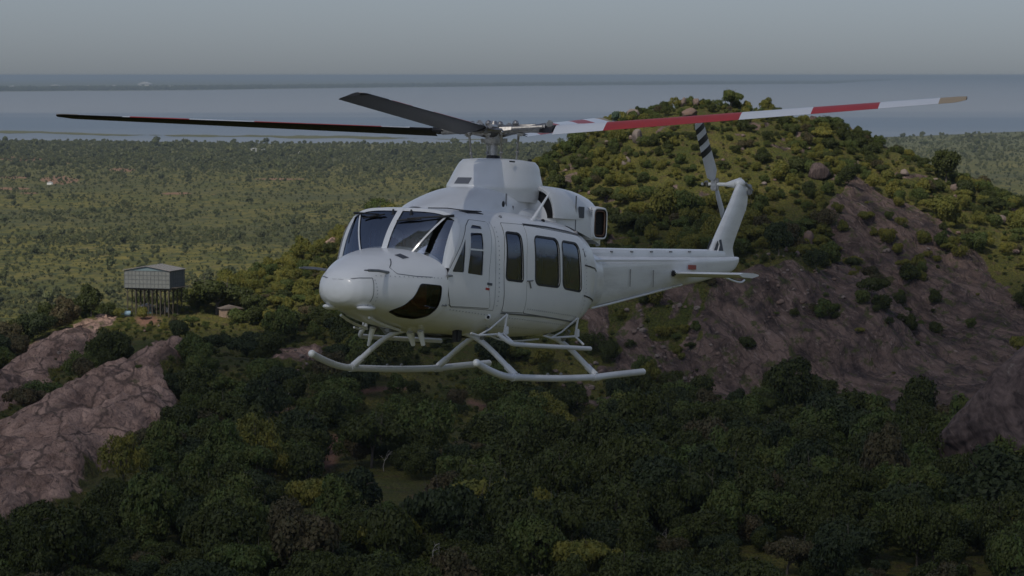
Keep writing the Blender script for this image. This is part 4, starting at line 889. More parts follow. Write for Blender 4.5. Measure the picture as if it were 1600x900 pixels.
for sd in (1, -1):
    g = Geo().add(*ws_patch(.0, sd * .97, 0, .97, 0)); o = g.part('windshield', GL_W, ang=60)
    Geo().add(*ws_patch(sd * .945, sd * 1.0, 0, 1, .006, 3)).part('windshield_pillar', WHITE, ang=60)
    Geo().add(*ws_patch(lambda s: sd * (.47 + .36 * s), lambda s: sd * (.50 + .36 * s), 0, .95, .012, 2)).part('windshield_post', WHITE, ang=60)
    g = Geo().add(*ws_patch(sd * .0, sd * 1.0, .93, 1.0, .010, 16, 2)); g.part('windshield_frame', WHITE, ang=60)
    A_ = [ws_pt(sd * .985, s) for s in np.linspace(0, 1, 12)]; B_ = [hull_off(MAIN, 2.70 - (2.705 - XT(1)) * s, float(hull_a(MAIN, 2.70 - (2.705 - XT(1)) * s, 1.50 + (Z_TC - 1.505) * s)), .004, sd) for s in np.linspace(0, 1, 12)]
    C_ = [(a + b) / 2 + np.array([.008, sd * .008, .004]) for a, b in zip(A_, B_)]; Geo().loft([[tuple(a + np.array([.012, 0, 0])), tuple(c), tuple(b - np.array([.03, 0, 0])), tuple(b - np.array([.05, sd * .04, 0])), tuple(a - np.array([.04, 0, 0]))] for a, b, c in zip(A_, B_, C_)]).part('door_post', WHITE, ang=60)
    wp = ws_pt(sd * .93, .98) + ws_n(sd * .9, .97) * .05; te, se_, ta, sa_, tb, sb_ = (.24, .70, .06, .66, .46, .74) if sd > 0 else (-.34, .79, -.66, .76, -.24, .81)
    e1 = ws_pt(te, se_) + ws_n(te, se_) * .05; mid = wp * .45 + e1 * .55 + np.array([.02, 0, 0])
    arm = Geo().tube([wp, mid, e1], [.018, .012, .009], 8).part('windshield_wiper', BLACK); bA = ws_pt(ta, sa_) + ws_n(ta, sa_) * .03; bB = ws_pt(tb, sb_) + ws_n(tb, sb_) * .03
    Geo().tube([bA, (bA + bB) / 2, bB], [.012, .018, .012], 6).part('wiper_blade', BLACK, arm); c_ = ws_pt(sd * (.22 if sd > 0 else .12), .93) + np.array([.03, 0, 0]); Geo().tube([c_ + [0, 0, .03], c_ - [0, 0, .06]], [.012, .028], 8).part('wiper_motor', BLACK)
Geo().add(*ws_patch(-.05, .05, 0, 1, .014, 3)).part('windshield_centre_post', WHITE, ang=60)
# glare shield, cockpit, seats, crew
g = Geo().add(*ws_patch(-.93, .93, 0.0, .02, -.03, 14, 1)); 
gs = Geo(); gs.box((2.62, 0, 1.62), (.5, 1.30, .16), None, .05); gs.part('instrument_panel', BLACK)
fl = Geo(); fl.box((.38, 0, .80), (2.4, 1.96, .04)); fl.box((2.13, 0, .80), (1.1, 1.16, .04)); fl.part('cabin_floor', LINING); bk = Geo(); bk.box((-.68, 0, 1.45), (.04, 2.2, 1.35)); bk.part('aft_bulkhead', LINING)
def seat(x, y, col, nm='seat', head=True):
    s = Geo(); s.box((x + .05, y, 1.12), (.48, .46, .14), None, .05); a = s.part(nm, col); b = Geo(); b.box((x - .22, y, 1.45), (.12, .46, .62), None, .05); b.part('backrest', col, a)
    if head: Geo().box((x - .22, y, 1.84), (.10, .24, .16), None, .04).part('headrest', col, a)
    return a
for y in (.50, -.50): seat(1.98, y, SEATM, 'crew_seat')
for y in (.85, .3, -.3, -.85): seat(-.30, y, SEATM, 'cabin_seat'); seat(1.10, y, SEATM, 'cabin_seat')
LIGHTFAB = plain_mat('pale_cloth', (.55, .53, .50), .8)
for y in (.85, .3): Geo().box((.0 - .44, y, 1.84), (.06, .30, .20), None, .03).part('headrest_cover', LIGHTFAB)

FOOT = plain_mat('footwell_brown', (.30, .12, .06), .7, var=.3)
for sd in (1, -1):
    Geo().box((2.98, sd * .30, 1.10), (.55, .03, .40), None, .01).part('footwell_panel', FOOT); Geo().box((2.76, sd * .46, 1.06), (.03, .30, .40), None, .01).part('footwell_bulkhead', FOOT)
    pd = Geo(); pd.tube([(3.05, sd * .50, 1.16), (3.12, sd * .58, 1.02), (3.02, sd * .70, .93), (2.95, sd * .78, .95)], .014, 8, 1); pd.box((3.28, sd * .50, .98), (.05, .09, .12), None, .01); pd.part('rudder_pedal', LIGHTFAB)

RIV = plain_mat('rivet_grey', (.38, .40, .42), .5, .2)
def rivets(pts, n, r_, fn, nm='rivet_row'):
    g = Geo()
    for i in range(n):
        t = i / (n - 1); p, tx, tz = fn(t); g.add([p + tx * r_ * math.cos(a) + tz * r_ * math.sin(a) for a in np.linspace(0, 2 * math.pi, 7)[:-1]], [(0, 1, 2, 3, 4, 5)])
    part(nm, g.V, g.F, RIV, fix=False)
def hull_row(T, a, b, sd):
    def fn(t):
        X = a[0] * (1 - t) + b[0] * t; z = a[1] * (1 - t) + b[1] * t; h = lambda X, z, o=.012: hull_off(T, X, float(hull_a(T, X, z)), o, sd)
        p = h(X, z); tx = h(X + .01, z) - p; tz = h(X, z + .01) - p; return p, tx / np.linalg.norm(tx), tz / np.linalg.norm(tz)
    return fn
for sd in (1, -1):
    for a, b, n in (((.95, .96), (-.58, .86), 26), ((1.75, 2.1), (1.70, 1.0), 18), ((1.5, .84), (-.75, .71), 34), ((1.66, .72), (-.7, .62), 30), ((-.68, 2.0), (-.72, .85), 20), ((2.55, .93), (1.75, .86), 14)): rivets(None, n, .011, hull_row(MAIN, a, b, sd))
    for a, b, n in (((3.80, 1.36), (2.85, 1.36), 16), ((3.84, 1.30), (3.80, .98), 8)): rivets(None, n, .009, hull_row(NOSE, a, b, sd))
    Geo().add(*band(MAIN, densify([(1.79, 2.18), (1.80, 1.7), (1.78, 1.2), (1.74, .92)], .06, False), .008, .004, sd, False)).part('panel_seam', RIV)
    Geo().box((.30, sd * .98, 1.74), (.14, .10, .16), None, .04).part('headrest_cover', LIGHTFAB); Geo().box((.62, sd * .96, 1.72), (.10, .10, .12), None, .04).part('headrest_cover', LIGHTFAB); Geo().box((1.24, sd * .98, 1.50), (.05, .06, .34), None, .02).part('cabin_strap', LIGHTFAB)
# cowling, pylon fairing
def arch(X, w_, z0, zt, n=3.0, yc=0, N=28):
    return [(X, yc + w_ * (1 if math.cos(t) > 0 else -1) * abs(math.cos(t)) ** (2 / n), z0 + (zt - z0) * abs(math.sin(t)) ** (2 / n)) for t in np.linspace(0, math.pi, N)]
def spl(T, xs):
    T = np.array(sorted(T)); out = []
    for x in xs:
        i = int(np.clip(np.searchsorted(T[:, 0], x) - 1, 0, len(T) - 2)); p0, p1, p2, p3 = T[max(i - 1, 0)], T[i], T[i + 1], T[min(i + 2, len(T) - 1)]; t = (x - p1[0]) / (p2[0] - p1[0])
        m1 = (p2 - p0) / (p2[0] - p0[0] + 1e-9) * (p2[0] - p1[0]); m2 = (p3 - p1) / (p3[0] - p1[0] + 1e-9) * (p2[0] - p1[0])
        out.append((2 * t**3 - 3 * t**2 + 1) * p1 + (t**3 - 2 * t**2 + t) * m1 + (-2 * t**3 + 3 * t**2) * p2 + (t**3 - t**2) * m2)
    return np.array(out)
COW = [(2.15, .20, 2.36), (1.9, .45, 2.43), (1.5, .58, 2.55), (1.05, .63, 2.67), (.6, .64, 2.73), (.25, .59, 2.76), (-.1, .53, 2.78), (-.43, .50, 2.79), (-.47, .78, 2.80), (-.6, .82, 2.80), (-1.0, .85, 2.80), (-1.5, .85, 2.78), (-1.85, .82, 2.73), (-2.02, .78, 2.68), (-2.10, .66, 2.58)]
g = Geo(); rows = spl(COW, np.linspace(2.15, -2.10, 60)); g.loft([arch(r[0], r[1], 2.2 if r[0] > -.8 else 2.2 - (-.8 - r[0]) * .22, r[2], 2.6 + .9 * sstep(.8, -.6, r[0]) if True else 3) for r in rows], False, False)
g.loft([arch(-2.10, .66 * k, 1.95, 1.95 + .63 * k, 3) for k in (1, .6, .05)], False, False); g.part('engine_cowling', WHITE, ang=60)
# intake bulges with dark mouths, exhausts
for sd in (1, -1):
    R_ = []; T = [(.55, .02, .02), (.35, .09, .10), (.1, .16, .19), (-.12, .20, .245), (-.30, .21, .26)]
    V = []
    g = Geo(); rings = []
    for X, ry, rz in T: rings.append([(X, sd * (.70 + (ry * math.cos(t))), 2.46 + rz * math.sin(t) + .06 * (ry / .2)) for t in np.linspace(0, 2 * math.pi, 25)[:-1]])
    # mouth: half ring standing proud of the cowling, hollow
    mo = Geo()
    def lip(X, o_, s_): return [(X, sd * (.70 + (.20 + o_) * abs(math.cos(t)) ** .8), 2.33 + (.36 + o_) * math.sin(t) ** .9 if math.sin(t) > 0 else 2.33) for t in np.linspace(math.pi / 2, 0, 12)]
    outer = [[(X, sd * (.50 + (k + .10) * math.cos(t) ** .75), 2.30 + h * math.sin(t)) for t in np.linspace(0.0, math.pi / 2, 14)] for X, k, h in ((-.34, .285, .45), (-.40, .305, .475), (-.7, .29, .47), (-1.1, .265, .45), (-1.5, .23, .40))]
    inner = [[(X, sd * (.50 + (k + .10) * math.cos(t) ** .75), 2.30 + h * math.sin(t)) for t in np.linspace(0.0, math.pi / 2, 14)] for X, k, h in ((-.34, .285, .45), (-.36, .25, .41), (-.6, .24, .40))]
    o = mo.loft(outer, False, False).loft(inner, False, False).part('engine_intake', WHITE, ang=60)
    dk = Geo(); dk.loft([[(X, sd * (.50 + (k + .10) * math.cos(t) ** .75), 2.30 + h * math.sin(t)) for t in np.linspace(0, math.pi / 2, 12)] for X, k, h in ((-.42, .27, .385), (-.50, .02, .02))], False, True); dk.part('intake_mouth', DARK, o)
    sp = Geo(); sp.loft([[(X, sd * (.50 + .25 * k * math.cos(t)), 2.28 + .36 * k * math.sin(t)) for t in np.linspace(0, math.pi / 2, 10)] for X, k in ((.45, .05), (.2, .35), (-.05, .38), (-.38, .40))], False, False); sp.part('intake_splitter', WHITE, o, 60)
    # exhaust duct: rounded box, mouth outward and slightly back
    ax = Vector((.08, sd, -.02)).normalized(); ux = ax.cross(Vector((0, 0, 1))).normalized(); c0 = Vector((-1.80, sd * .62, 2.27))
    def ring(d, a, b, n=5): return [tuple(c0 + ax * d + ux * a * (1 if math.cos(t) > 0 else -1) * abs(math.cos(t)) ** (2 / n) + Vector((0, 0, 1)) * b * (1 if math.sin(t) > 0 else -1) * abs(math.sin(t)) ** (2 / n)) for t in np.linspace(0, 2 * math.pi, 33)[:-1]]
    ex = Geo().loft([ring(0, .22, .25), ring(.15, .22, .26), ring(.27, .20, .245), ring(.285, .185, .23), ring(.28, .17, .215)], True, False).part('exhaust_duct', WHITE, ang=50)
    Geo().loft([ring(.28, .17, .215), ring(.255, .15, .20), ring(.235, .145, .195)], True, False).part('exhaust_inner', DARK, ex)
    Geo().loft([ring(.24, .150, .20), ring(.235, .01, .01)], True, False).part('exhaust_cavity', DARK, ex)
    Geo().tube([ring(.262, .140, .188)[i] for i in list(range(32)) + [0]], .014, 6, cap=False).part('exhaust_rim', plain_mat('burnt_metal', (.16, .09, .06), .5, .6, var=.4, scale=9), ex)
    # details on the cowling side
    yb = lambda X, z: float(np.interp(X, [-2.1, -1.5, -.6, -.44, -.1, .3, 1], [.80, .855, .84, .50, .53, .59, .62])) + .003
    def cq(x0, x1, z0, z1, nm, mat, off=.01):
        Geo().box(((x0 + x1) / 2, sd * (yb((x0 + x1) / 2, z0) + off), (z0 + z1) / 2), (abs(x1 - x0), .02, abs(z1 - z0)), None, .004).part(nm, mat)
    cq(-1.16, -1.32, 2.33, 2.50, 'oil_cooler_grille', MESHG, .0); cq(-1.06, -1.075, 2.10, 2.66, 'panel_seam', GREYP, .0); cq(.62, .60, 2.34, 2.62, 'panel_seam', GREYP, -.005); cq(.40, .385, 2.34, 2.45, 'panel_seam', BLACK, -.004)
    Geo().ball((.86, sd * .70, 2.46), .035, 10, (1, .5, 1.3)).part('drain_port', BLACK)
    em = Geo(); y_ = yb(-1.55, 2.5) + .006
    for s2 in (1, -1):
        for k in range(4): em.add([(-1.55 + s2 * .01, sd * y_, 2.46 - .03 * k), (-1.55 + s2 * (.14 - .025 * k), sd * y_, 2.50 - .025 * k), (-1.55 + s2 * (.12 - .025 * k), sd * y_, 2.48 - .028 * k), (-1.55 + s2 * .01, sd * y_, 2.445 - .03 * k)], [(0, 1, 2, 3)])
    em.add([(-1.56, sd * y_, 2.5), (-1.54, sd * y_, 2.5), (-1.55, sd * y_, 2.33)], [(0, 1, 2)])
    part('emblem', em.V, em.F, plain_mat('emblem_grey', (.27, .29, .33), .5), fix=False, label='small grey winged emblem on the side of the engine cowling')
    Geo().box((-1.45, sd * .70, 2.215), (.05, .06, .05), None, .01).part('latch', GREYP)
    # roof skylight window, roof gutter
    V = []; sk = Geo().add(*shell(MAIN, [(2.08, y2a(MAIN, 2.08, .68)), (2.03, y2a(MAIN, 2.03, .80)), (1.70, y2a(MAIN, 1.70, .86)), (1.72, y2a(MAIN, 1.72, .74))], [], .008, sd, rim=.012)); o = sk.part('roof_window', BLACK)
    Geo().tube([hull_off(MAIN, x, y2a(MAIN, x, y), .02, sd) for x, y in ((2.45, .40), (2.2, .56), (2.0, .74), (1.66, .80))], .008, 6).part('roof_trim', BLACK)
    Geo().ball(hull_off(MAIN, .25, float(hull_a(MAIN, .25, 2.24)), .0, sd), .032, 10).part('fuel_cap', BLACK); Geo().ball(hull_off(MAIN, 1.40, float(hull_a(MAIN, 1.4, 2.26)), .0, sd), .028, 8).part('roof_light', GREYP)
PY = [(2.52, -.10, .92, .56), (2.64, -.10, .93, .595), (2.72, -.09, .93, .61), (2.82, -.12, .86, .60), (2.93, -.14, .79, .575), (3.03, -.17, .73, .55), (3.10, -.18, .67, .51), (3.14, -.18, .58, .45), (3.148, -.18, .40, .32)]
def se(cx, a, b, z, n, N=44): return [(cx + a * (1 if math.cos(t) > 0 else -1) * abs(math.cos(t)) ** (2 / n), b * (1 if math.sin(t) > 0 else -1) * abs(math.sin(t)) ** (2 / n), z) for t in np.linspace(0, 2 * math.pi, N + 1)[:-1]]
g = Geo().loft([se(cx, a, b, z, 2.15) for z, cx, a, b in spl(PY, np.linspace(2.52, 3.148, 30))]); FAIR = g.part('pylon_fairing', WHITE, ang=60)
V_ = []
for z in np.linspace(2.745, 2.84, 4):
    _, cx, a, b = spl(PY, [z])[0]
    for t in np.linspace(rad(-16), rad(6), 6): V_.append((cx + (a + .005) * abs(math.cos(t)) ** (2 / 2.15), (b + .005) * (1 if t > 0 else -1) * abs(math.sin(t)) ** (2 / 2.15), z))
part('fairing_grille', V_, [(j * 6 + i, j * 6 + i + 1, j * 6 + i + 7, j * 6 + i + 6) for j in range(3) for i in range(5)], plain_mat('fairing_mesh', (.17, .18, .20), .6, .3), FAIR, fix=False)
Geo().box((.30, .50, 3.10), (.12, .03, .02)).part('fairing_slot', BLACK, FAIR); Geo().ball((-.35, .43, 3.15), .035, 8, (1, 1, .6)).part('fairing_knob', BLACK, FAIR)
# antennas on top
Geo().tube([(-.95, -.28, 2.76), (-1.20, -.30, 3.10)], [.022, .008], 6).part('whip_antenna', WHITE); Geo().tube([(.55, 1.02, 2.24), (.12, 1.05, 2.66)], [.030, .012], 8).part('blade_antenna', WHITE); Geo().ball((.56, 1.02, 2.25), .05, 8, (1.2, 1, .5)).part('antenna_base', WHITE)
# tail boom, drive shaft cover
BM_ = [(-2.0, .52, .80, 1.76), (-2.6, .46, .90, 1.765), (-3.05, .42, .955, 1.775), (-4.0, .37, 1.06, 1.79), (-5.0, .31, 1.185, 1.81), (-6.0, .26, 1.31, 1.83), (-7.0, .215, 1.42, 1.85), (-7.9, .17, 1.55, 1.865), (-8.25, .15, 1.62, 1.87), (-8.42, .12, 1.74, 1.875)]
g = Geo(); rings = []
for r_ in spl(BM_, np.linspace(-2.0, -8.42, 50)):
    X, w_, zb, zt = r_; zm = (zb + zt) / 2; h = (zt - zb) / 2; rings.append([(X, w_ * (.72 + .28 * (math.sin(t) * .5 + .5)) * (1 if math.cos(t) > 0 else -1) * abs(math.cos(t)) ** (2 / 3.6), zm + h * (1 if math.sin(t) > 0 else -1) * abs(math.sin(t)) ** (2 / 3.6)) for t in np.linspace(0, 2 * math.pi, 37)[:-1]])
BOOM = g.loft(rings).part('tail_boom', WHITE, ang=50)
g = Geo(); g.loft([[(X, y * k, z) for y, z in ((.15, zt - .03), (.155, zt + .05), (.12, zt + .105), (.05, zt + .125), (-.05, zt + .125), (-.12, zt + .105), (-.155, zt + .05), (-.15, zt - .03))] for X, zt, k in ((-2.3, 1.77, 1), (-4.5, 1.80, .95), (-6.4, 1.835, .9), (-7.35, 1.85, .8), (-7.9, 1.86, .6))]).part('drive_shaft_cover', WHITE)
for k, X in enumerate((-3.6, -4.3, -5.0, -5.7, -6.4)): Geo().box((X, .145, 1.855 + .016 * k), (.06, .03, .025)).part('cover_latch', GREYP)
for sd in (1, -1): Geo().box((-4.3, sd * .37, 1.735), (3.6, .03, .03), Matrix.Rotation(rad(sd * 2.6), 3, 'Z').to_quaternion() @ Matrix.Rotation(rad(1.1), 3, 'Y').to_quaternion(), .006).part('boom_strake', WHITE)
Geo().tube([(-2.75, .27, .955), (-3.4, .26, 1.03), (-6.1, .17, 1.36)], .018, 6).part('boom_keel_strip', WHITE); Geo().tube([(-2.75, -.27, .955), (-3.4, -.26, 1.03), (-6.1, -.17, 1.36)], .018, 6).part('boom_keel_strip', WHITE)
Geo().box((-6.35, .232, 1.66), (.30, .012, .075), Matrix.Rotation(rad(2.6), 3, 'Z').to_quaternion()).part('warning_plate', plain_mat('dull_red', (.33, .07, .05), .5), label='small faded red marking on the tail boom above the stabiliser')
for X, z in ((-4.8, 1.45), (-3.9, 1.45)): Geo().box((X, .345 - (-3.9 - X) * .05, z), (.012, .01, .28), Matrix.Rotation(rad(3), 3, 'Z').to_quaternion()).part('boom_antenna_seam', GREYP)
# fin: swept aerofoil lofted from root to tip (z, leading x, trailing x, half thickness)
FN = [(1.84, -7.32, -8.34, .085), (1.95, -7.42, -8.27, .08), (2.05, -7.51, -8.26, .075), (2.22, -7.66, -8.37, .072), (2.52, -7.93, -8.60, .068), (2.78, -8.16, -8.78, .065), (3.00, -8.35, -8.80, .06), (3.10, -8.44, -8.76, .055), (3.15, -8.50, -8.70, .045)]
def foil(c, n=14):
    t = np.linspace(0, 1, n); y = 1.1 * (2.969 * np.sqrt(t) * .5 - .63 * t - 1.758 * t**2 * .5 + 1.4215 * t**3 * .5 - .5 * t**4 * .5); y = y / max(y); return t, y
g = Geo(); rings = []
for z, xl, xt, th in spl(FN, np.linspace(1.84, 3.18, 22)):
    t, y = foil(1); y = np.maximum(y, .03); X = xl + (xt - xl) * t; rings.append([(x, th * q, z) for x, q in zip(X, y)] + [(x, -th * q, z) for x, q in zip(X[::-1], y[::-1])][1:-1])
FIN = g.loft(rings).part('tail_fin', WHITE, BOOM, 60)
Geo().box((-8.78, .02, 2.80), (.03, .03, .24), Matrix.Rotation(rad(-8), 3, 'Y').to_quaternion()).part('fin_tab', WHITE, FIN)
g = Geo(); g.add([(-7.48, .115, 1.955), (-7.83, .128, 1.965), (-7.74, .124, 2.16), (-7.60, .118, 2.13)], [(0, 1, 2, 3)]); 
for s2 in (1, -1): part('fin_grille', [(a, s2 * (b - .045), c) for a, b, c in g.V], [(0, 1, 2, 3)], MESHG, FIN, fix=False)
Geo().tube([(-7.60, .085, 1.95), (-7.66, .082, 2.06), (-7.62, .08, 2.14)], .012, 6).part('grille_frame', WHITE, FIN)
# 90 degree gearbox and tail rotor on the right side
gb = Geo(); gb.ball((-8.60, -.02, 3.15), .115, 16, (1.1, .8, .75)); gb.ball((-8.76, .02, 3.08), .065, 10); gb.part('tail_gearbox', WHITE, FIN)
g = Geo(); g.ball((-8.80, .07, 3.10), .055, 8); g.box((-8.79, .08, 3.02), (.08, .10, .12), None, .02); g.tube([(-8.66, .06, 3.16), (-8.82, .12, 3.04)], .025, 6); g.part('pitch_control', GREYP, FIN)
TRH = Vector((-8.60, -.50, 3.13)); o = Geo().tube([(-8.60, 0, 3.15), (-8.60, -.15, 3.14), (-8.60, -.28, 3.13), tuple(TRH + Vector((0, -.12, 0)))], [.11, .07, .035, .03], 10).part('tail_rotor_shaft', WHITE, FIN)
TR_ = link('tail_rotor', None, None, HELI)
hb = Geo(); hb.box(TRH, (.09, .14, .22), None, .02); hb.tube([TRH + Vector((-.02, -.16, -.03)), TRH + Vector((.02, -.16, .05))], .035, 8); hb.box(TRH + Vector((0, -.20, 0)), (.20, .05, .05), None, .01); hb.part('tail_rotor_hub', STEEL, TR_)
tdir = Vector((.64, 0, .90)).normalized()
for sg in (1, -1):
    g = Geo(); rings = []
    for r_ in (.10, .22, .32, .6, 1.0, 1.22, 1.30):
        ch = .05 if r_ < .2 else (.145 if r_ < 1.25 else .12); th = .02 if r_ < .3 else .013; cen = TRH + tdir * sg * r_; cx = tdir.cross(Vector((0, 1, 0))).normalized() * sg; tw = rad(16 - 8 * r_); c2 = cx * math.cos(tw) + Vector((0, 1, 0)) * math.sin(tw); nn = tdir.cross(c2).normalized()
        rings.append([tuple(cen + c2 * ch * a + nn * th * b) for a, b in ((1, 0), (.6, .9), (0, 1), (-.6, .6), (-1, 0), (-.6, -.6), (0, -1), (.6, -.9))])
    g.loft(rings).part('tail_rotor_blade', plain_mat('tail_blade_grey', (.50, .51, .52), .4, var=.1, scale=3), TR_, 40)
    for a, b in ((.62, .74), (.86, .98), (1.10, 1.20)):
        g = Geo(); rings = []
        for r_ in (a, b):
            cen = TRH + tdir * sg * r_; cx = tdir.cross(Vector((0, 1, 0))).normalized() * sg; tw = rad(16 - 8 * r_); c2 = cx * math.cos(tw) + Vector((0, 1, 0)) * math.sin(tw); nn = tdir.cross(c2).normalized()
            rings.append([tuple(cen + c2 * .149 * q + nn * .0165 * p) for q, p in ((1, 0), (.6, .9), (0, 1), (-.6, .6), (-1, 0), (-.6, -.6), (0, -1), (.6, -.9))])
        g.loft(rings).part('blade_stripe', BLADEB, TR_.children[-1] if False else TR_)
# horizontal stabiliser
for sd in (1, -1):
    g = Geo(); rings = []
    for y in (.20, .24, 1.0, 1.40, 1.43):
        t, q = foil(1, 10); th = .055 if y < 1.42 else .03; X = -5.60 - .74 * t; rings.append([(x, sd * y, 1.545 + .02 * y / 1.4 + th * v * .6 + .0) for x, v in zip(X, q)] + [(x, sd * y, 1.545 + .02 * y / 1.4 - th * v) for x, v in zip(X[::-1], q[::-1])][1:-1])
    o = g.loft(rings).part('stabiliser', WHITE, BOOM, 50)
    g = Geo(); g.loft([[( -5.52 - .84 * t_, sd * y, 1.565 + z) for t_, z in ((.06, 0), (.3, .03), (.75, .03), (.98, .01), (1, -.01), (.7, -.05), (.25, -.04))] for y in (1.43, 1.455)]).part('end_plate', WHITE, o); Geo().box((-5.60, sd * .26, 1.545), (.10, .06, .10), None, .02).part('root_fitting', BLACK, o)
Geo().tube([(-7.7, 0, 1.55), (-8.1, 0, 1.51), (-8.55, 0, 1.44), (-8.78, 0, 1.43), (-8.90, 0, 1.475)], .016, 8, 1).part('tail_skid', WHITE, BOOM)
# landing gear
GEAR = link('landing_gear', None, None, HELI)
for sd in (1, -1):
    P = [(2.60, sd * 1.37, .205), (2.38, sd * 1.37, .135), (2.05, sd * 1.37, .05), (1.75, sd * 1.37, .0), (1.45, sd * 1.37, -.015), (.2, sd * 1.37, -.05), (-.95, sd * 1.37, -.045), (-1.4, sd * 1.37, -.02), (-2.45, sd * 1.37, .02)]
    sk = Geo().tube(P, .050, 14, 2).part('skid', SKIDM, GEAR, 50); 
    for p, r_ in ((P[0], .055), (P[-1], .052)): Geo().ball(p, r_, 12).part('end_cap', WHITE, sk)
    for x, z in ((1.50, -.01), (-.92, -.045)): Geo().tube([(x + .09, sd * 1.37, z), (x - .09, sd * 1.37, z)], .058, 12).part('saddle', SKIDM, sk); 
    for x in (.55, .15): Geo().box((x, sd * 1.37, .01), (.06, .03, .06), None, .01).part('tie_lug', GREYP, sk)
    # step tube and its brackets
    st = Geo().tube([(1.62, sd * 1.12, .60), (1.52, sd * 1.26, .48), (1.40, sd * 1.30, .45), (-.85, sd * 1.30, .38)], .034, 10, 1).part('step_tube', SKIDM, GEAR, 50)
    for x, zz in ((1.50, .60), (-.62, .56)):
        b = Geo(); A = (x, sd * 1.16, zz); b.tube([(x, sd * 1.20, zz + .28), A, (x - .02, sd * 1.30, zz - .12)], .018, 8); b.tube([(x, sd * 1.20, zz + .28), (x + .22, sd * 1.05, zz + .06), (x + .45, sd * 1.0, zz - .03)], .013, 6); b.tube([A, (x + .45, sd * 1.0, zz - .03), (x + .62, sd * .98, zz)], .016, 6)
        b.box((x, sd * 1.20, zz + .05), (.05, .05, .12), None, .01); b.part('strut', SKIDM, GEAR)
for x, zf in ((1.50, .0), (-.92, -.03)):
    P = [(x, s_ * y, z + zf) for s_ in (1,) for y, z in ((1.37, .02), (1.20, .16), (.95, .37), (.72, .52), (.45, .60), (0, .62), (-.45, .60), (-.72, .52), (-.95, .37), (-1.20, .16), (-1.37, .02))]
    ct = Geo().tube(P, .041, 12, 2).part('cross_tube', SKIDM, GEAR, 60)
    for sd in (1, -1): Geo().tube([(x, sd * 1.22, .14 + zf), (x, sd * 1.37, .02 + zf)], .050, 10).part('tube_sleeve', SKIDM, ct); g = Geo(); g.tube([(x, sd * .78, .49 + zf), (x + .05, sd * .92, .66 + zf)], .03, 8); g.box((x, sd * .5, .62 + zf), (.14, .10, .08), None, .02); g.part('gear_mount', GREYP, ct)
# belly fittings
for p0, p1, r_ in (((2.6, -.35, .62), (2.55, -.45, .36), (.05, .02)), ((2.3, .25, .60), (2.2, .25, .40), (.05, .03)), ((2.0, -.1, .57), (1.9, -.1, .38), (.06, .03))):
    Geo().tube([p0, p1], list(r_), 8).part('belly_antenna', WHITE)
Geo().box((1.9, .62, .56), (.14, .10, .20), None, .02).part('belly_light', BLACK); Geo().box((2.55, -.05, .60), (.3, .10, .06), None, .02).part('belly_fairing', GREYP); Geo().box((1.0, .0, .52), (1.4, .5, .06), None, .03).part('belly_pan', GREYP)
Geo().tube([(3.6, -.25, .80), (3.2, -.35, .70), (2.6, -.45, .60)], .02, 6, 1).part('belly_strake', WHITE); Geo().tube([(3.5, .15, .78), (3.1, .1, .69), (2.6, .1, .60)], .02, 6, 1).part('belly_strake', WHITE)
for sd in (1, -1): g = Geo(); g.tube([(1.0, sd * .6, .56), (.8, sd * .72, .48), (.4, sd * .75, .47), (-.3, sd * .72, .5)], .014, 6, 1); g.part('cable_guide', SKIDM)
# main rotor: built in world axes about the hub, then parented
ROT = link('main_rotor', None, None, HELI); ROT.location = (0, 0, 3.55); ROT.rotation_euler = (_R.inverted()).to_euler()
Geo().tube([(0, 0, 3.02), (0, 0, 3.16), (0, 0, 3.17), (0, 0, 3.5)], [.085, .085, .065, .065], 14).part('rotor_mast', STEEL); Geo().tube([(0, 0, 3.14), (0, 0, 3.20)], [.12, .09], 14).part('mast_boot', BLACK); Geo().tube([(0, 0, 3.36), (0, 0, 3.44)], .13, 14).part('swashplate', STEEL)
g = Geo(); g.tube([(0, 0, -.10), (0, 0, .10)], .13, 18); g.tube([(0, 0, .10), (0, 0, .16)], [.07, .04], 10); g.tube([(0, 0, -.16), (0, 0, -.10)], .20, 18); g.part('rotor_hub', STEEL, ROT)
TIPS = [(-6.761, 1.80, .235), (6.708, -1.80, .53), (-1.70, -6.78, .62), (1.823, 6.72, .10)]
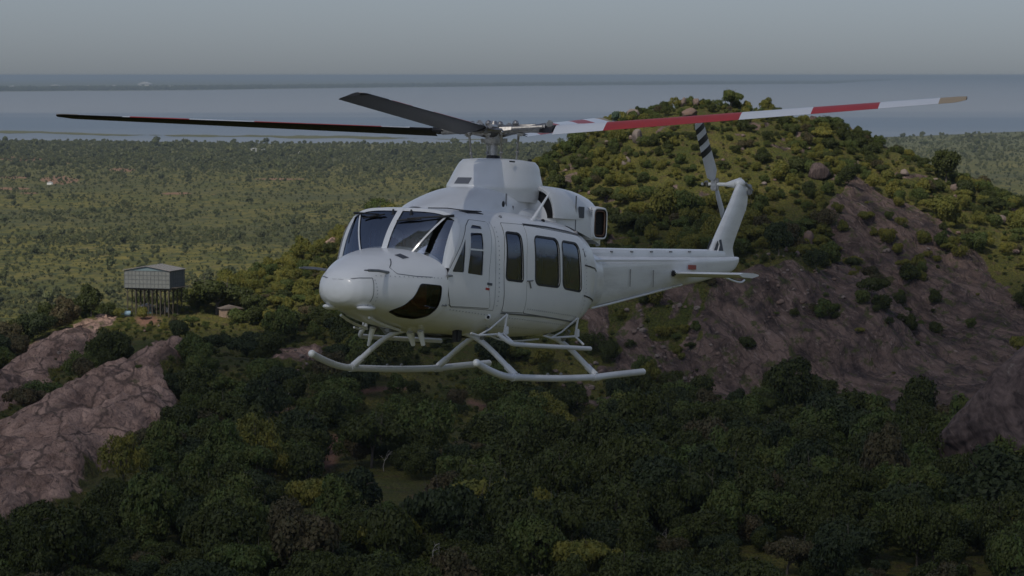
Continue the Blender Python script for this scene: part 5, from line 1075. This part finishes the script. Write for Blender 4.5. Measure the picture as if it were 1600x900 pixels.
for bi, tp in enumerate(TIPS):
    T = Vector(tp); Lr = T.length; rd = T.normalized(); ch0 = Vector((0, 0, 1)).cross(rd).normalized(); up0 = rd.cross(ch0)   # ch0 = direction of travel
    def sec(r_, ch, tk, tw, shift=0.0):
        tw = rad(tw); c2 = ch0 * math.cos(tw) + up0 * math.sin(tw); nn = rd.cross(c2).normalized(); cen = rd * r_ + up0 * (-.02 + .02 * (r_ / 7) ** 2 * 0); out = []
        t = np.array([0, .03, .12, .3, .55, .8, 1.0]); y = np.array([0, .45, .85, 1, .75, .35, .04])
        up_ = [cen + c2 * (ch * (.3 - a) + shift) + nn * tk * b for a, b in zip(t, y)]; lo = [cen + c2 * (ch * (.3 - a) + shift) - nn * tk * .7 * b for a, b in zip(t[::-1][:-1], y[::-1][:-1])][:-0 or None]
        return [tuple(p) for p in up_ + lo]
    def tw(r_): return 19.0 - 1.3 * r_
    def piece(nm, r0, r1, mt, mb, par, ch=.40, n=8, last=False):
        g = Geo(); rs = np.linspace(r0, r1, n); rings = [sec(r_, ch * (1.0 if not last else (1 - .5 * ((r_ - r0) / (r1 - r0)) ** 2)), .026 if r_ > 1.3 else .034, tw(r_)) for r_ in rs]; g.loft(rings)
        me_ = part(nm, g.V, g.F, mt, par, 60); me_.data.materials.append(mb); nn0 = up0
        for p in me_.data.polygons:
            if p.normal.dot(up0) < .84: p.material_index = 1
        return me_
    BP = link('main_rotor_blade', None, None, ROT) if False else None
    root = piece('main_rotor_blade', .95, 1.72, WHITE, BLADEB, ROT)
    for a, b, mt in ((1.72, 3.74, RED), (3.74, 4.79, WHITE), (4.79, 5.76, RED), (5.76, 6.62, WHITE), (6.62, 6.80, TAN)): piece('blade_band', a, b, mt, BLADEB, root)
    piece('blade_tip', 6.80, 7.0, TAN, BLADEB, root, last=True)
    g = Geo(); g.loft([sec(r_, c_, .05, 12) for r_, c_ in ((.93, .40), (.80, .30), (.72, .20))]); g.part('blade_grip', BLADEB, root, 50)
    g = Geo(); g.tube([rd * .10, rd * .30 + up0 * .01, rd * .55, rd * .80], [.10, .075, .055, .08], 10); g.box(rd * .86 + up0 * .03, (.09, .09, .16), None, .02); g.box(rd * .40 - up0 * .06, (.10, .10, .07), None, .02); g.part('yoke_arm', STEEL, root)
    g = Geo(); g.tube([rd * .30 + ch0 * .10 + up0 * .05, rd * .62 + ch0 * .10 + up0 * .04], .035, 8); g.tube([rd * .30 - ch0 * .10 + up0 * .03, rd * .78 - ch0 * .12 + up0 * .02], .03, 8); g.ball(tuple(rd * .34 + up0 * .10), .05, 8); g.part('lag_damper', STEEL, root)
    ph = rd * .33 + ch0 * .20; g = Geo(); g.tube([ph + Vector((0, 0, -.02)), ph * .9 + Vector((0, 0, -.45))], .017, 8); g.tube([rd * .55, ph], [.04, .03], 8); g.ball(tuple(ph + Vector((0, 0, -.03))), .04, 8); g.ball(tuple(ph * .93 + Vector((0, 0, -.33))), .028, 8); g.part('pitch_link', STEEL, root)
# ---------------- crew ----------------
def skinned(name, pts, edges, radii, mat, root=0, sub=2):
    me = bpy.data.meshes.new(name); me.from_pydata(pts, edges, []); o = link(name, me, mat); md = o.modifiers.new('skin', 'SKIN')
    for i, r_ in enumerate(radii): me.skin_vertices[0].data[i].radius = (r_, r_ * .85)
    me.skin_vertices[0].data[root].use_root = True; s = o.modifiers.new('sub', 'SUBSURF'); s.levels = sub; s.render_levels = sub; return o
SKIN = plain_mat('skin_tone', (.16, .085, .055), .6, var=.1); SHIRT = plain_mat('dark_shirt', (.05, .055, .07), .85, var=.2); HELM = plain_mat('pale_helmet', (.6, .6, .58), .35)
def pilot(y, label):
    b = [(1.86, y, 1.20), (1.84, y, 1.42), (1.82, y, 1.62), (1.83, y, 1.74), (1.84, y, 1.80), (1.82, y + .17, 1.66), (1.98, y + .22, 1.44), (2.22, y + .12, 1.42), (1.82, y - .17, 1.66), (1.98, y - .22, 1.44), (2.22, y - .12, 1.42), (1.90, y + .10, 1.20), (2.30, y + .12, 1.24), (2.42, y + .12, .90), (1.90, y - .10, 1.20), (2.30, y - .12, 1.24), (2.42, y - .12, .90)]
    e = [(0, 1), (1, 2), (2, 3), (3, 4), (2, 5), (5, 6), (6, 7), (2, 8), (8, 9), (9, 10), (0, 11), (11, 12), (12, 13), (0, 14), (14, 15), (15, 16)]
    r_ = [.15, .15, .15, .06, .055, .065, .05, .035, .065, .05, .035, .10, .075, .05, .10, .075, .05]
    o = skinned('person', b, e, r_, SHIRT); 
    g = Geo(); bm = bmesh.new(); bmesh.ops.create_uvsphere(bm, u_segments=20, v_segments=14, radius=1)
    for v in bm.verts:
        x, yy, z = v.co; fr = max(0, x); v.co = Vector((x * .095 + (.022 * math.exp(-((yy / .2) ** 2 + ((z + .05) / .25) ** 2)) if x > .5 else 0) - (.01 if x > .6 and .1 < abs(yy) < .5 and 0 < z < .3 else 0), yy * (.075 - .018 * max(0, -z)), z * .12))
    g.add([(1.86 + v.co.x, y + v.co.y, 1.90 + v.co.z) for v in bm.verts], [[v.index for v in f.verts] for f in bm.faces]); bm.free(); g.ball((1.85, y + .078, 1.89), .022, 8, (.7, .5, 1.2)); g.ball((1.85, y - .078, 1.89), .022, 8, (.7, .5, 1.2))
    for s_ in (1, -1): g.tube([(2.22, y + .12 * s_, 1.42), (2.32, y + .10 * s_, 1.43)], [.04, .03], 8); [g.tube([(2.30, y + (.10 + k * .018) * s_, 1.44 - .004 * k), (2.36, y + (.10 + k * .018) * s_, 1.42), (2.385, y + (.10 + k * .018) * s_, 1.39)], .009, 6) for k in (-2, -1, 0, 1)]; g.tube([(2.27, y + .06 * s_, 1.43), (2.33, y + .05 * s_, 1.41)], .011, 6)
    dg = bpy.context.evaluated_depsgraph_get(); dg.update(); me = bpy.data.meshes.new_from_object(o.evaluated_get(dg)); bm = bmesh.new(); bm.from_mesh(me); nb = len(bm.faces)
    vs = [bm.verts.new(v) for v in g.V]; bm.verts.index_update()
    for f in g.F:
        try: nf = bm.faces.new([vs[i] for i in f]); nf.material_index = 1; nf.smooth = True
        except ValueError: pass
    bm.to_mesh(me); bm.free(); o.modifiers.clear(); o.data = me
    if len(me.materials) < 1: me.materials.append(SHIRT)
    me.materials.append(SKIN); g = Geo(); g.ball((1.845, y, 1.945), .115, 16, (1, .9, .85)); g.ball((1.85, y + .085, 1.89), .045, 10, (.9, .5, 1.1)); g.ball((1.85, y - .085, 1.89), .045, 10, (.9, .5, 1.1)); g.part('helmet', HELM, o, 60)
    o.matrix_world = HELI.matrix_world; o.location = HELI.location; o.rotation_euler = HELI.rotation_euler; tag(o, label, 'person', 'pilots'); return o
pilot(.50, 'pilot in dark shirt and pale helmet behind the left-hand side glass, nearer the camera')
pilot(-.50, 'pilot in dark shirt and pale helmet in the far cockpit seat')

# ---------------- raised water tank ----------------
tp = hit(242, 492); TW = link('water_tank_tower', None); TW.location = tp; TW.rotation_euler = (0, 0, rad(-18)); TW.scale = (1, 1, 1)
tag(TW, 'grey panelled water tank with low gable roof on a forest of thin legs', 'water tank')
SC = tp[1] / 657.0; Wd, Ln, LegH, TH = 11.0 * SC, 8.0 * SC, 6.3 * SC, 3.8 * SC
TPM = plain_mat('tank_panel', (.19, .195, .18), .55, .3, var=.12, scale=1.2); TRM = plain_mat('tank_roof', (.32, .29, .265), .5, .3, var=.15, scale=1); RUST = plain_mat('leg_steel', (.06, .05, .035), .8, var=.3); TGR = plain_mat('tank_gable', (.16, .22, .23), .5, .2); RIB = plain_mat('panel_rib', (.11, .12, .12), .6)
tb = Geo().box((0, 0, LegH + TH / 2), (Wd, Ln, TH)).part('tank_body', TPM, TW)
g = Geo()
for s_ in (1, -1):
    for i in range(13): g.box((-Wd / 2 + Wd * i / 12, s_ * (Ln / 2 + .03), LegH + TH / 2), (.07, .08, TH))
    for j in range(5): g.box((0, s_ * (Ln / 2 + .033), LegH + TH * j / 4), (Wd + .1, .075, .08))
    for i in range(9): g.box((s_ * (Wd / 2 + .03), -Ln / 2 + Ln * i / 8, LegH + TH / 2), (.08, .07, TH))
    for j in range(5): g.box((s_ * (Wd / 2 + .033), 0, LegH + TH * j / 4), (.075, Ln + .1, .08))
g.part('panel_flanges', RIB, tb)
rz = LegH + TH + .04; rh = 1.0 * SC
g = Geo(); e = .35; g.add([(-Wd / 2 - e, -Ln / 2 - e, rz), (0, -Ln / 2 - e, rz + rh), (Wd / 2 + e, -Ln / 2 - e, rz), (-Wd / 2 - e, Ln / 2 + e, rz), (0, Ln / 2 + e, rz + rh), (Wd / 2 + e, Ln / 2 + e, rz)], [(0, 1, 4, 3), (1, 2, 5, 4)])
g.add([(x, y, z + .09) for x, y, z in g.V[:6]], [(0, 1, 4, 3), (1, 2, 5, 4)]); g.F += [(0, 6, 7, 1), (1, 7, 8, 2), (3, 4, 10, 9), (4, 5, 11, 10), (0, 3, 9, 6), (2, 8, 11, 5)]; rf = part('tank_roof', g.V, g.F, TRM, TW)
for k in range(9): y_ = -Ln / 2 + Ln * k / 8; [Geo().tube([(0, y_, rz + rh + .12), (s_ * (Wd / 2 + .3), y_, rz + .12)], .035, 4).part('roof_seam', RIB, rf) for s_ in (1, -1)]
for s_ in (1, -1): g = Geo(); g.add([(-Wd / 2 + .1, s_ * Ln / 2 * .995, rz - .04), (0, s_ * Ln / 2 * .995, rz + rh * .97), (Wd / 2 - .1, s_ * Ln / 2 * .995, rz - .04)], [(0, 1, 2)]); part('gable', g.V, g.F, TGR, TW, fix=False)
for i in range(6):
    for j in range(4):
        x = -Wd / 2 + .5 + (Wd - 1) * i / 5; y = -Ln / 2 + .5 + (Ln - 1) * j / 3; Geo().box((x, y, LegH / 2 - 1.2), (.20, .20, LegH + 2.4 - .3)).part('leg', RUST, TW)
g = Geo()
for j in range(4):
    y = -Ln / 2 + .5 + (Ln - 1) * j / 3; g.box((0, y, LegH - .2), (Wd, .25, .35))
    for i in range(6):
        x = -Wd / 2 + .5 + (Wd - 1) * i / 5
        for s_ in (1, -1): g.tube([(x, y, LegH - 1.3), (x + s_ * .8, y, LegH - .3)], .07, 4)
    for i in range(5):
        x = -Wd / 2 + .5 + (Wd - 1) * i / 5; x2 = x + (Wd - 1) / 5
        if i % 2 == 0: g.tube([(x, y, .3), (x2, y, LegH - 1.5)], .04, 4); g.tube([(x2, y, .3), (x, y, LegH - 1.5)], .04, 4)
g.part('bracing', RUST, TW); Geo().box((Wd / 2 + .9, 0, LegH + .1), (1.4, Ln * .9, .12)).part('side_platform', RUST, TW)
def small_box(nm, u, v, s, mat, label, cat, roof=None, rotz=0.3):
    p = hit(u, v); o = link(nm, None); o.location = p; o.rotation_euler = (0, 0, rotz); tag(o, label, cat); a = Geo().box((0, 0, s[2] / 2 - .3), (s[0], s[1], s[2] + .6), None, min(s) * .08).part('wall', mat, o)
    if roof: g = Geo(); z = s[2]; x = s[0] / 2 + .3; y = s[1] / 2 + .3; g.loft([[(-x, yy, z), (0, yy, z + s[2] * .3), (x, yy, z), (x, yy, z - .08), (-x, yy, z - .08)] for yy in (-y, y)]).part('roof', roof, o)
    return o
BLUE = plain_mat('faded_blue', (.20, .30, .36), .5); 
p = hit(196, 495); g = Geo(); g.tube([(-1.1, 0, .55), (1.1, 0, .55)], .62, 16); o = g.part('water_drum', BLUE, None); o.location = p + [0, 0, .1]; o.rotation_euler = (0, 0, .2); tag(o, 'pale blue rounded drum lying left of the feet of the raised water tank', 'drum'); Geo().box((0, 0, .05), (1.8, .9, .2)).part('cradle', RUST, o)
small_box('pump_house', 230, 490, (3.0, 2.2, 1.7), plain_mat('teal_wall', (.06, .13, .14), .7), 'small dark teal box between the legs under the water tank', 'pump house', TRM)
p = hit(262, 488); o = Geo().tube([(0, 0, 0), (0, 0, 1.0)], .45, 12).part('white_barrel', plain_mat('white_plastic', (.7, .7, .68), .5), None); o.location = p; tag(o, 'small white barrel at the right foot of the raised water tank', 'barrel'); Geo().tube([(0, 0, 1.0), (0, 0, 1.08)], .3, 10).part('lid', RIB, o)
small_box('hut', 360, 496, (4.6, 3.0, 2.1), plain_mat('mud_wall', (.30, .21, .15), .9, var=.2), 'small brown hut half hidden by a dark tree right of the water tank', 'hut', plain_mat('hut_roof', (.16, .13, .11), .8))
# small pale houses of the far villages
WH = plain_mat('white_wall', (.72, .70, .66), .8); RF = plain_mat('tin_roof', (.55, .54, .52), .4, .3)
def house(u, v, w_, lab, grp='small white houses far out on the plain'):
    y = CAM_H * F / (v - HORIZON); x = (u - 800) / F * y; o = link('house', None); o.location = (x, y, 0); o.rotation_euler = (0, 0, random.uniform(-.3, .3)); tag(o, lab, 'house', grp); h = w_ * .38
    Geo().box((0, 0, h / 2), (w_, w_ * .6, h)).part('wall', WH, o); Geo().loft([[(-w_ * .55, yy, h), (0, yy, h * 1.45), (w_ * .55, yy, h)] for yy in (-w_ * .36, w_ * .36)]).part('roof', RF, o)
for u, v, w_, lab in ((78, 288, 6, 'small white house on the plain near orange earth at the left border'), (398, 236, 10, 'long white house in the trees by the near lake shore, left of its neighbours'), (413, 236, 7, 'white house in the trees by the near lake shore, middle one of three'), (424, 240, 6, 'white house in the trees by the near lake shore, right one of three'), (470, 239, 6, 'lone white house in trees near the lake shore below the dark rotor blade')): house(u, v, w_, lab)
for u, v, w_ in ((22, 139.5, 60), (88, 139, 70), (140, 138.8, 60), (180, 138.5, 60), (228, 138.6, 110), (245, 139.2, 60), (270, 139.5, 60)): house(u, v, w_, 'pale village building on the far shore of the lake, one of many alike', 'pale buildings of the far shore village')
